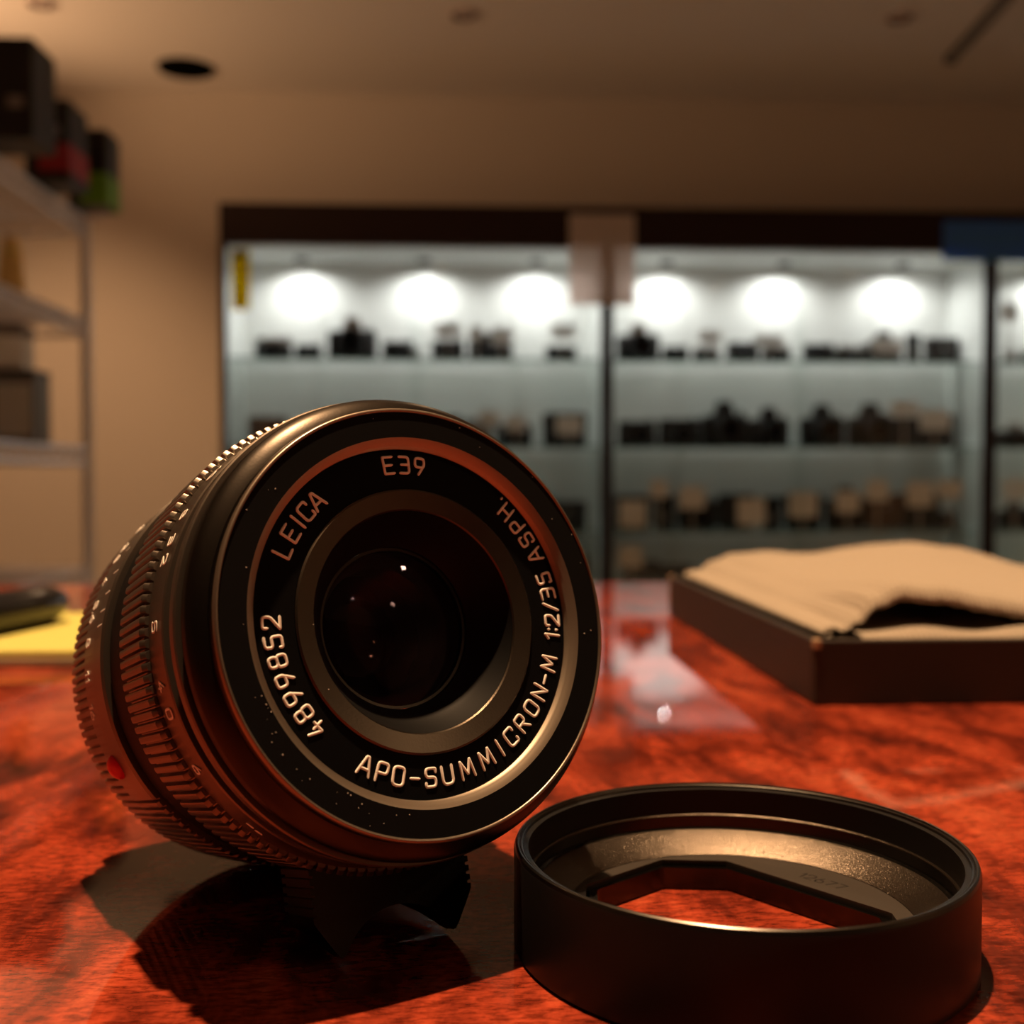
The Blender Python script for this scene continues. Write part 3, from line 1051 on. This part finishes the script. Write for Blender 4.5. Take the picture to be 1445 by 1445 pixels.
TT = Matrix.Translation((0, 0, Rm)) @ Matrix.Rotation(PI / 2, 4, 'Y')
MB().lathe(pr, 32, TT, closed=False).build('barrel', M['marker_black'], mk, smooth=50)
MB().lathe([(Rm + 0.0001, 0.004), (Rm + 0.0004, 0.0042), (Rm + 0.0004, 0.016), (Rm + 0.0001, 0.0165)], 32, TT).build('cap_ring', M['marker_cap'], mk)

# ------------------------------------------------------------------ strokes for engraved lettering
def rnd(pts, r, closed=False, n=5):
    pts = [Vector((p[0], p[1], 0)) for p in pts]
    out = []
    N = len(pts)
    for i, p in enumerate(pts):
        if not closed and i in (0, N - 1):
            out.append(p)
            continue
        a, b = pts[i - 1] - p, pts[(i + 1) % N] - p
        k = min(r, a.length * 0.49, b.length * 0.49)
        A, B = p + a.normalized() * k, p + b.normalized() * k
        for j in range(n + 1):
            t_ = j / n
            out.append(A * (1 - t_) ** 2 + p * 2 * t_ * (1 - t_) + B * t_ ** 2)
    return [(q.x, q.y) for q in out], closed


def glyph(c):
    G = {
        'A': (0.76, [([(0, 0), (0.31, 1), (0.45, 1), (0.76, 0)], .06, 0), ([(0.13, .32), (.63, .32)], 0, 0)]),
        'C': (0.66, [([(.66, .76), (.66, 1), (0, 1), (0, 0), (.66, 0), (.66, .24)], .24, 0)]),
        'E': (0.60, [([(.60, 1), (0, 1), (0, 0), (.60, 0)], .04, 0), ([(0, .5), (.5, .5)], 0, 0)]),
        'H': (0.66, [([(0, 0), (0, 1)], 0, 0), ([(.66, 0), (.66, 1)], 0, 0), ([(0, .5), (.66, .5)], 0, 0)]),
        'I': (0.0, [([(0, 0), (0, 1)], 0, 0)]),
        'L': (0.56, [([(0, 1), (0, 0), (.56, 0)], .04, 0)]),
        'M': (0.86, [([(0, 0), (.10, 1), (.43, .2), (.76, 1), (.86, 0)], .05, 0)]),
        'N': (0.66, [([(0, 0), (0, 1), (.66, 0), (.66, 1)], .05, 0)]),
        'O': (0.66, [([(0, 0), (.66, 0), (.66, 1), (0, 1)], .26, 1)]),
        'P': (0.62, [([(0, 0), (0, 1), (.62, 1), (.62, .44), (0, .44)], .2, 0)]),
        'R': (0.64, [([(0, 0), (0, 1), (.62, 1), (.62, .46), (0, .46)], .2, 0), ([(.3, .46), (.64, 0)], 0, 0)]),
        'S': (0.62, [([(.62, .8), (.62, 1), (0, 1), (0, .52), (.62, .52), (.62, 0), (0, 0), (0, .2)], .22, 0)]),
        'U': (0.66, [([(0, 1), (0, 0), (.66, 0), (.66, 1)], .26, 0)]),
        '0': (0.62, [([(0, 0), (.62, 0), (.62, 1), (0, 1)], .26, 1)]),
        '1': (0.24, [([(0, .78), (.24, 1), (.24, 0)], 0.02, 0)]),
        '2': (0.62, [([(0, .76), (0, 1), (.62, 1), (.62, .56), (0, .02), (0, 0), (.62, 0)], .16, 0)]),
        '3': (0.60, [([(0, 1), (.60, 1), (.60, 0), (0, 0)], .2, 0), ([(.12, .52), (.56, .52)], 0, 0)]),
        '4': (0.62, [([(.36, 1), (0, .3), (.62, .3)], .03, 0), ([(.40, .55), (.40, 0)], 0, 0)]),
        '5': (0.60, [([(.58, 1), (.04, 1), (.02, .56), (.60, .58), (.60, 0), (0, 0), (0, .14)], .16, 0)]),
        '6': (0.60, [([(0, 0), (.60, 0), (.60, .56), (0, .56)], .2, 1), ([(.02, .4), (.12, .62), (.36, 1)], .05, 0)]),
        '7': (0.60, [([(0, 1), (.60, 1), (.2, 0)], .03, 0)]),
        '8': (0.62, [([(0, 0), (.62, 0), (.62, .52), (0, .52)], .2, 1), ([(.04, .52), (.58, .52), (.58, 1), (.04, 1)], .2, 1)]),
        '9': (0.60, [([(0, .44), (.60, .44), (.60, 1), (0, 1)], .2, 1), ([(.58, .6), (.48, .38), (.24, 0)], .05, 0)]),
        '-': (0.48, [([(0, .46), (.48, .46)], 0, 0)]),
        '/': (0.46, [([(0, 0), (.46, 1)], 0, 0)]),
        ':': (0.0, [([(0, .16), (0, .2)], 0, 0), ([(0, .74), (0, .78)], 0, 0)]),
        '.': (0.0, [([(0, 0), (0, .04)], 0, 0)]),
    }
    w_, st = G[c]
    return w_, [rnd(p, r_, bool(cl_)) for p, r_, cl_ in st]


def sweep(mb, pts, ups, wd, ht, closed=False):
    """rounded flat bead along a 3-D polyline, 'ups' the surface normals"""
    N = len(pts)
    prof = [(-1, -0.4), (-0.86, 0.55), (-0.45, 0.92), (0, 1), (0.45, 0.92), (0.86, 0.55), (1, -0.4)]
    m = len(prof)
    V = []
    pts = [Vector(p) for p in pts]
    if not closed:      # round the ends
        t0 = (pts[0] - pts[1]).normalized()
        t1 = (pts[-1] - pts[-2]).normalized()
        pts = [pts[0] + t0 * wd * 0.9] + pts + [pts[-1] + t1 * wd * 0.9]
        ups = [ups[0]] + ups + [ups[-1]]
        sc = [0.45] + [1] * N + [0.45]
        N += 2
    else:
        sc = [1] * N
    for i, p in enumerate(pts):
        if closed:
            ta, tb_ = (p - pts[i - 1]).normalized(), (pts[(i + 1) % N] - p).normalized()
        else:
            ta = (p - pts[max(i - 1, 0)]) if i else (pts[1] - p)
            tb_ = (pts[min(i + 1, N - 1)] - p) if i < N - 1 else ta
            ta, tb_ = ta.normalized(), tb_.normalized()
        t_ = (ta + tb_).normalized()
        u = ups[i]
        s_ = t_.cross(u).normalized()
        k = 1.0 / max(0.5, math.sqrt(max(0.0, (1 + ta.dot(tb_)) / 2)))
        for a_, b__ in prof:
            V.append(p + s_ * a_ * wd * k * sc[i] + u * b__ * ht)
    Fc = []
    for i in range(N if closed else N - 1):
        j = (i + 1) % N
        for q in range(m - 1):
            Fc.append((i * m + q, i * m + q + 1, j * m + q + 1, j * m + q))
    if not closed:
        Fc.append(tuple(range(m)))
        Fc.append(tuple(reversed(range((N - 1) * m, N * m))))
    mb.add(V, Fc)


def plate_text(chars, z, size, wd, ht, ccw=False):
    """chars: (char, angle clockwise from top in degrees, mid radius)"""
    mb = MB()
    for c, ang_, rad in chars:
        w_, st = glyph(c)
        for pts, closed in st:
            P3, U = [], []
            # subdivide long straights so they follow nothing but stay clean
            for x, y in pts:
                dx = (x - w_ / 2) * size
                dy = (y - 0.5) * size
                th0 = R(ang_)
                er = Vector((math.sin(th0), math.cos(th0), 0))
                et = Vector((math.cos(th0), -math.sin(th0), 0))
                if ccw:
                    q = er * (rad - dy) - et * dx
                else:
                    q = er * (rad + dy) + et * dx
                P3.append(Vector((q.x, q.y, z)))
                U.append(Vector((0, 0, 1)))
            sweep(mb, P3, U, wd, ht, closed)
    return mb


def barrel_text(chars, rad, zmid, size, wd, ht):
    mb = MB()
    for s_, ang_ in chars:
        ws = [glyph(c)[0] for c in s_]
        tot = sum(ws) + 0.28 * (len(ws) - 1)
        x0 = -tot / 2
        for c, w_ in zip(s_, ws):
            for pts, closed in glyph(c)[1]:
                P3, U = [], []
                for x, y in pts:
                    th_ = R(ang_) - (x0 + x) * size / rad
                    er = Vector((math.sin(th_), math.cos(th_), 0))
                    q = er * rad
                    P3.append(Vector((q.x, q.y, zmid + (y - 0.5) * size)))
                    U.append(er)
                sweep(mb, P3, U, wd, ht, closed)
            x0 += w_ + 0.28
    return mb


# ------------------------------------------------------------------ the photographic lens
n_ = Vector((0.54217159, -0.80059194, 0.25515192)).normalized()
a_ = Vector((0.82799786, 0.56073125, 0.0)).normalized()
b3 = n_.cross(a_).normalized()
cl_cam = Vector((-0.00944874, 0.12559774, -0.0153649))
Rz = Matrix.Rotation(YAW, 3, 'Z')
A_, B_, N_ = Rz @ a_, Rz @ b3, Rz @ n_
rotm = Matrix((A_, B_, N_)).transposed().to_4x4()
front = F(*cl_cam)
base_local = Vector((0, -0.0354, -0.0169))          # the tab's foot, on the table
lens = thing('camera_lens', 'black camera lens lying on the table, tipped up on its finger tab', 'lens')
lens.matrix_world = Matrix.Translation(front + (rotm @ base_local) + Vector((0, 0, 0.0))) @ rotm
LO = -base_local
mm = 0.001


def lp(prof):
    return [(p[0] * mm, -p[1] * mm) + tuple(q * mm for q in p[2:3]) + tuple(p[3:]) for p in prof]


def ring(name, prof, m, parent=lens, n=192, teeth=None, smooth=30, closed=True):
    mb = MB().lathe(lp(prof), n, None, closed, teeth)
    return mb.build(name, m, parent, smooth=smooth, loc=(LO if parent is lens else None))


# front ring: flat matte face and turned shoulder
ring('front_ring', [(24.0, 0.12), (24.22, 0.45), (24.3, 1.5), (24.75, 1.7), (25.5, 2.2), (26.1, 2.75), (26.2, 3.0), (26.2, 4.1), (26.05, 4.25), (24.6, 4.3), (23.0, 4.3), (23.0, 0.6), (23.82, 0.02)], M['lens_black'])
ring('edge_lip', [(23.72, 0.0), (23.78, -0.14), (23.92, -0.22), (24.06, -0.18), (24.2, 0.0), (24.26, 0.3), (23.72, 0.3)], M['lens_lip'], smooth=70)
ring('front_face', [(20.75, -0.01), (23.85, -0.01), (23.85, 0.5), (20.75, 0.5)], M['lens_matte'])
# filter thread: chamfer, then fine turns down to the name plate
thread = [(20.74, 0.0), (20.12, 0.58)]
z = 0.62
while z < 1.55:
    thread += [(20.0, z), (19.78, z + 0.19), (19.98, z + 0.24)]
    z += 0.25
thread += [(19.7, 1.75), (20.9, 1.75), (20.9, 0.0)]
ring('filter_thread', thread, M['lens_thread'], smooth=50)
plate = ring('name_plate', [(15.0, 1.6), (19.72, 1.6), (19.72, 2.4), (15.0, 2.4)], M['lens_plate'])
ring('bezel_ring', [(14.98, 1.45), (14.75, 1.30), (12.75, 1.75), (12.6, 1.95), (12.6, 2.6), (14.98, 2.6)], M['lens_bronze'])
ring('baffle', [(12.58, 2.0), (11.6, 4.2), (10.2, 6.6), (9.5, 7.4), (9.45, 8.6), (12.58, 8.6)], M['lens_groove'])
# glass: front element, second element, iris, dark tube
dome = []
for i in range(13):
    t_ = i / 12
    r_ = 9.42 * t_
    dome.append((max(r_, 0.01), 6.9 + 1.0 * t_ * t_))
dome += [(9.42, 8.1), (0.01, 8.1)]
ring('front_element', dome, M['optic_a'], n=96, smooth=40, closed=False)
ring('retaining_ring', [(9.42, 7.7), (9.1, 7.75), (9.1, 8.05), (9.42, 8.2)], M['lens_black'])
dome2 = [(max(7.6 * i / 10, 0.01), 13.5 - 2.2 * (i / 10) ** 2) for i in range(11)]
ring('second_element', dome2, M['optic_b'], n=72, smooth=40, closed=False)
ring('inner_tube', [(9.0, 8.4), (7.8, 11.0), (7.7, 16.5), (9.2, 16.5), (9.3, 8.4)], M['lens_groove'])
iris = MB()
for k in range(11):
    an = 2 * PI * k / 11
    T = Matrix.Rotation(an, 4, 'Z') @ Matrix.Translation((0, 0, -0.0168 - 0.00005 * k))
    iris.prism([(0.0045, -0.004), (0.0076, -0.003), (0.0078, 0.003), (0.005, 0.0052)], 0, 0.00004, T)
iris.build('iris_blades', M['lens_matte'], lens, smooth=0, loc=LO)
MB().disc(0.0092, -0.0185, 48).build('rear_glass', M['dark_glass'], lens, smooth=0, loc=LO)

# engraving
NP = -1.6 * mm
SZ, WD, HT = 1.95 * mm, 0.172 * mm, 0.145 * mm
TXT = {
    'E39': ([('E', -5.0, .0179), ('3', 1.6, .0179), ('9', 8.0, .0179)], False),
    'maker': ([('L', -61.5, .0176), ('E', -54.6, .0176), ('I', -49.3, .0176), ('C', -44.4, .0176), ('A', -38.4, .0176)], False),
    'serial': ([('4', -127.2, .0175), ('8', -120.6, .0175), ('9', -113.9, .0175), ('9', -107.3, .0175), ('8', -100.6, .0176), ('5', -94.0, .0176), ('2', -87.3, .0176)], False),
    'model': ([('A', -149.6, .0174), ('P', -156.4, .0174), ('O', -163.0, .0174), ('-', -169.5, .0174), ('S', -176.0, .0174), ('U', 177.0, .0174), ('M', 168.6, .0174),
               ('M', 159.4, .0174), ('I', 152.2, .0174), ('C', 145.7, .0174), ('R', 138.4, .0174), ('O', 131.0, .0175), ('N', 123.7, .0176), ('-', 118.0, .0177), ('M', 111.4, .0178),
               ('1', 100.9, .018), (':', 98.1, .018), ('2', 94.6, .0181), ('/', 89.4, .0181), ('3', 84.2, .0181), ('5', 78.2, .0181),
               ('A', 68.7, .0182), ('S', 61.8, .0182), ('P', 55.2, .0182), ('H', 48.4, .0182), ('.', 44.0, .0182)], True),
}
for nm, (chars, ccw) in TXT.items():
    plate_text(chars, NP, SZ, WD, HT, ccw).build('engraved_lettering', M['lens_paint'], plate, smooth=50)

# barrel behind the front ring
ring('bright_collar', [(23.5, 4.9), (26.55, 4.95), (26.72, 5.15), (26.72, 6.3), (26.55, 6.5), (23.5, 6.5)], M['lens_side'])
ring('groove_sleeve', [(23.0, 4.2), (25.3, 4.3), (25.3, 33.0), (23.0, 33.0)], M['lens_groove'])
scale = ring('distance_scale_ring', [(25.0, 8.6), (26.6, 8.7), (26.75, 8.9), (26.95, 12.9), (25.0, 12.9)], M['lens_side'])
TEETH = 138
NT = TEETH * 8


def tooth(k):
    return (0.12, 0.0, 0.0, 0.0, 0.0, 0.12, 0.9, 0.9)[k % 8]


ring('focusing_ring', [(25.2, 12.95), (27.35, 13.0, 0.55), (27.85, 13.4, 0.6), (27.75, 18.0, 0.6), (27.6, 22.4, 0.6), (27.1, 22.8, 0.5), (25.2, 22.85)], M['lens_side'], n=NT, teeth=tooth, smooth=28)
ring('depth_scale_ring', [(25.0, 23.4), (26.2, 23.5), (26.3, 24.0), (26.4, 31.4), (25.0, 31.4)], M['lens_groove'])
SECTOR = set(k for k in range(NT) if 176 < 360.0 * k / NT < 235)       # lower left stretch ribbed over its full width
apr = ring('aperture_ring', [(24.5, 32.0), (27.0, 32.05, .4, SECTOR), (27.3, 32.4, .55, SECTOR), (27.2, 36.0, .55, SECTOR), (27.1, 41.2, .55, SECTOR), (27.0, 41.6, 0.5), (26.85, 46.0, 0.55), (26.6, 50.4, 0.55), (26.3, 50.9, 0.4), (24.5, 51.0)],
           M['lens_side'], n=NT, teeth=tooth, smooth=28)
ring('mount_flange', [(16.0, 51.1), (24.0, 51.1), (24.0, 53.5), (22.2, 53.6), (22.0, 57.5), (20.5, 57.6), (16.0, 57.6)], M['silver'])
barrel_text([('3', -64), ('2', -69), ('5', -84.7), ('4', -98.2), ('0', -104.6), ('6', -118.6), ('8', -57), ('10', -44)], 0.02692, -10.9 * mm, 1.7 * mm, 0.14 * mm, 0.05 * mm).build('distance_numerals', M['lens_paint_dim'], scale, smooth=50)
barrel_text([('16', -98.4), ('11', -89), ('8', -80), ('5.6', -71.5), ('4', -62.5), ('2.8', -53.5), ('2', -44.5)], 0.02717, -39.6 * mm, 1.6 * mm, 0.13 * mm, 0.05 * mm).build('aperture_numerals', M['lens_paint_dim'], apr, smooth=50)
# depth-of-field strokes
mb = MB()
for an in (-48, -55, -62, -68, -73, -77, -33, -40, -27):
    th_ = R(an)
    er = Vector((math.sin(th_), math.cos(th_), 0))
    q0, q1 = er * 0.02725, er * 0.02720
    sweep(mb, [Vector((q0.x, q0.y, -33.0 * mm)), Vector((q1.x, q1.y, -35.2 * mm))], [er, er], 0.11 * mm, 0.05 * mm)
mb.build('depth_marks', M['lens_paint_dim'], apr, smooth=50)
# red mounting bead
th_ = R(-114.2)
er = Vector((math.sin(th_), math.cos(th_), 0))
mb = MB()
V, Fc = [], []
et = Vector((math.cos(th_), -math.sin(th_), 0))
for i in range(9):
    ph = PI / 2 * i / 8
    for k in range(24):
        an = 2 * PI * k / 24
        V.append(er * (0.0270 + 0.00125 * math.sin(ph)) + (et * math.cos(an) + Vector((0, 0, 1)) * math.sin(an)) * 0.0017 * math.cos(ph) + Vector((0, 0, -38.1 * mm)))
for i in range(8):
    for k in range(24):
        Fc.append((i * 24 + k, i * 24 + (k + 1) % 24, (i + 1) * 24 + (k + 1) % 24, (i + 1) * 24 + k))
mb.add(V, Fc).build('index_bead', M['red_bead'], apr, smooth=60)
# two small white index dots at the lower front of the barrel
mb = MB()
for an, zz in ((-136.5, -14.2), (-139.3, -14.5)):
    th_ = R(an)
    er = Vector((math.sin(th_), math.cos(th_), 0))
    et = Vector((math.cos(th_), -math.sin(th_), 0))
    c0 = er * 0.02688 + Vector((0, 0, (zz + 3.2) * mm))
    sweep(mb, [c0 - et * 0.0003, c0 + et * 0.0003], [er, er], 0.22 * mm, 0.06 * mm)
mb.build('index_mark', M['lens_paint_dim'], scale, smooth=50)
# finger tab: crescent with ribbed flanks
yy = 25.5
pitch = 1.05
side = []
while yy < 30.2:
    side += [(10.2, yy), (10.2, yy + 0.62), (9.75, yy + 0.70), (9.75, yy + 0.97)]
    yy += pitch
side += [(10.2, yy), (10.15, 31.3), (9.8, 31.9), (8.0, 34.7), (7.4, 35.4), (7.0, 35.45)]
arc = []
ax, ay = 6.6, 35.1
hh = 3.9
rr_ = (ax * ax + hh * hh) / (2 * hh)
cyy = (ay - hh) + rr_
a0 = math.asin(ax / rr_)
for i in range(25):
    t_ = a0 - 2 * a0 * i / 24
    arc.append((rr_ * math.sin(t_), cyy - rr_ * math.cos(t_)))
full = side + arc + [(-x, y) for x, y in reversed(side)]
full = [(x - 1.3, y) for x, y in full]
V = [Vector((x * mm, -y * mm, -13.4 * mm)) for x, y in full]
V += [Vector((x * mm, -y * mm, -(21.5 - 6.2 * min(1.0, max(0.0, (y - 31.2) / 4.2))) * mm)) for x, y in full]
nf = len(full)
Fc = [(k, (k + 1) % nf, nf + (k + 1) % nf, nf + k) for k in range(nf)]
Fc += [tuple(reversed(range(nf))), tuple(range(nf, 2 * nf))]
MB().add(V, Fc).build('finger_tab', M['lens_black'], lens, smooth=30, loc=LO)
# dust on the matte face
random.seed(11)
mb = MB()
for k in range(46):
    rr_ = random.uniform(20.9, 23.6) * mm if k < 38 else random.uniform(12.9, 14.6) * mm
    an = R(random.uniform(-170, 100)) if k % 3 else R(random.uniform(-165, -110))
    s_ = random.uniform(0.025, 0.07) * mm
    zc_ = (0.01 if k < 38 else -1.55) * mm
    T = Matrix.Translation((rr_ * math.sin(an), rr_ * math.cos(an), zc_)) @ Matrix.Rotation(random.uniform(0, 3), 4, 'Z')
    mb.box(-s_, s_, -s_ * random.uniform(.4, 1), s_ * .8, 0, s_ * 0.8, T)
tag(mb.build('dust_specks', M['dust'], lens, smooth=0, loc=LO), kind='stuff')

# ------------------------------------------------------------------ the screw-in hood lying face down
hc = F(0.02641937, 0.13088275, -CAM_H)
hd = thing('lens_hood', 'round black metal lens hood lying thread-up in front on the table', 'lens hood', (hc.x, hc.y, TABLE_Z + 0.0001), YAW)
Hh = 11.65


def hring(name, prof, m, n=192, smooth=30):
    mb = MB().lathe([(r_ * mm, z_ * mm) for r_, z_ in prof], n)
    return mb.build(name, m, hd, smooth=smooth)


hring('outer_wall', [(26.2, 0.35), (26.2, 10.9), (26.12, 11.2), (25.75, 11.2), (24.5, 11.0), (24.5, 0.0), (25.9, 0.0)], M['hood_black'])
hring('rim', [(26.14, 11.15), (26.0, 11.5), (25.78, 11.65), (25.6, 11.6), (25.52, 11.42), (25.36, 11.46), (25.22, 11.38), (25.1, 11.05), (25.02, 10.6), (25.6, 10.6)], M['hood_rim'])
th_pr = [(25.35, 10.75)]
z = 10.7
while z > 7.9:
    th_pr += [(25.0, z), (24.72, z - 0.2), (25.0, z - 0.4)]
    z -= 0.42
th_pr += [(24.95, 7.62), (24.95, 7.4), (24.3, 7.4), (24.25, 5.9), (23.7, 5.75), (25.4, 5.6), (25.4, 10.7)]
hring('thread', th_pr, M['hood_inner'], smooth=40)
hring('ledge', [(24.94, 7.66), (24.3, 7.66), (24.18, 7.55), (24.18, 7.42), (24.94, 7.42)], M['hood_cone'])
hring('bevel_cone', [(23.75, 5.75), (23.5, 5.7), (20.05, 3.45), (20.0, 3.3), (23.75, 3.3)], M['hood_cone'])
# floor plate with the frame-shaped opening: rectangle turned 47 degrees, corners cut by a circle
e1 = Vector((0.66, -0.75)).normalized()
e2 = Vector((-e1.y, e1.x))


def opening(hw, hh_, rc, n=240):
    out = []
    for k in range(n):
        an = 2 * PI * k / n
        d_ = Vector((math.sin(an), math.cos(an)))
        u_, v_ = abs(d_.dot(e1)), abs(d_.dot(e2))
        r_ = min(hw / max(u_, 1e-6), hh_ / max(v_, 1e-6), (hw + hh_ - rc) / (u_ + v_))
        out.append(d_ * r_)
    return out


def plate_ring(outer_r, op_top, op_bot, z_top, z_bot, name, m):
    n = len(op_top)
    V, Fc = [], []
    for k in range(n):
        an = 2 * PI * k / n
        o_ = Vector((math.sin(an), math.cos(an)))
        for (p_, z_) in ((o_ * outer_r if not isinstance(outer_r, list) else outer_r[k], z_top), (op_top[k], z_top), (op_bot[k], z_bot),
                         (o_ * outer_r if not isinstance(outer_r, list) else outer_r[k], z_bot)):
            V.append((p_.x, p_.y, z_))
    for k in range(n):
        k2 = (k + 1) % n
        for j in range(4):
            j2 = (j + 1) % 4
            Fc.append((k * 4 + j, k2 * 4 + j, k2 * 4 + j2, k * 4 + j2))
    return MB().add(V, Fc).build(name, m, hd, smooth=25)


fp = plate_ring(20.6 * mm, opening(18.0 * mm, 13.1 * mm, 6.0 * mm), opening(18.0 * mm, 13.1 * mm, 6.0 * mm), 3.35 * mm, 0.2 * mm, 'floor_plate', M['hood_plate'])
plate_ring(opening(17.7 * mm, 12.8 * mm, 6.0 * mm), opening(17.0 * mm, 12.1 * mm, 6.0 * mm), opening(16.9 * mm, 12.0 * mm, 6.0 * mm), 2.75 * mm, 0.1 * mm, 'window_lip', M['hood_inner'])
# faint engraved number on the floor plate, along the right edge of the opening
mb = MB()
o0 = Vector((0.0090, 0.0112))
adv = 0
for c in '12677':
    w_, st = glyph(c)
    for pts, closed in st:
        P3, U = [], []
        for x, y in pts:
            q = o0 + e1 * (adv + x * 1.6 * mm) + e2 * (y * 1.6 * mm + 0.0012)
            P3.append(Vector((q.x, q.y, 3.35 * mm)))
            U.append(Vector((0, 0, 1)))
        sweep(mb, P3, U, 0.09 * mm, 0.02 * mm, closed)
    adv += (w_ + 0.32) * 1.6 * mm
mb.build('engraved_number', M['lens_groove'], fp, smooth=50)
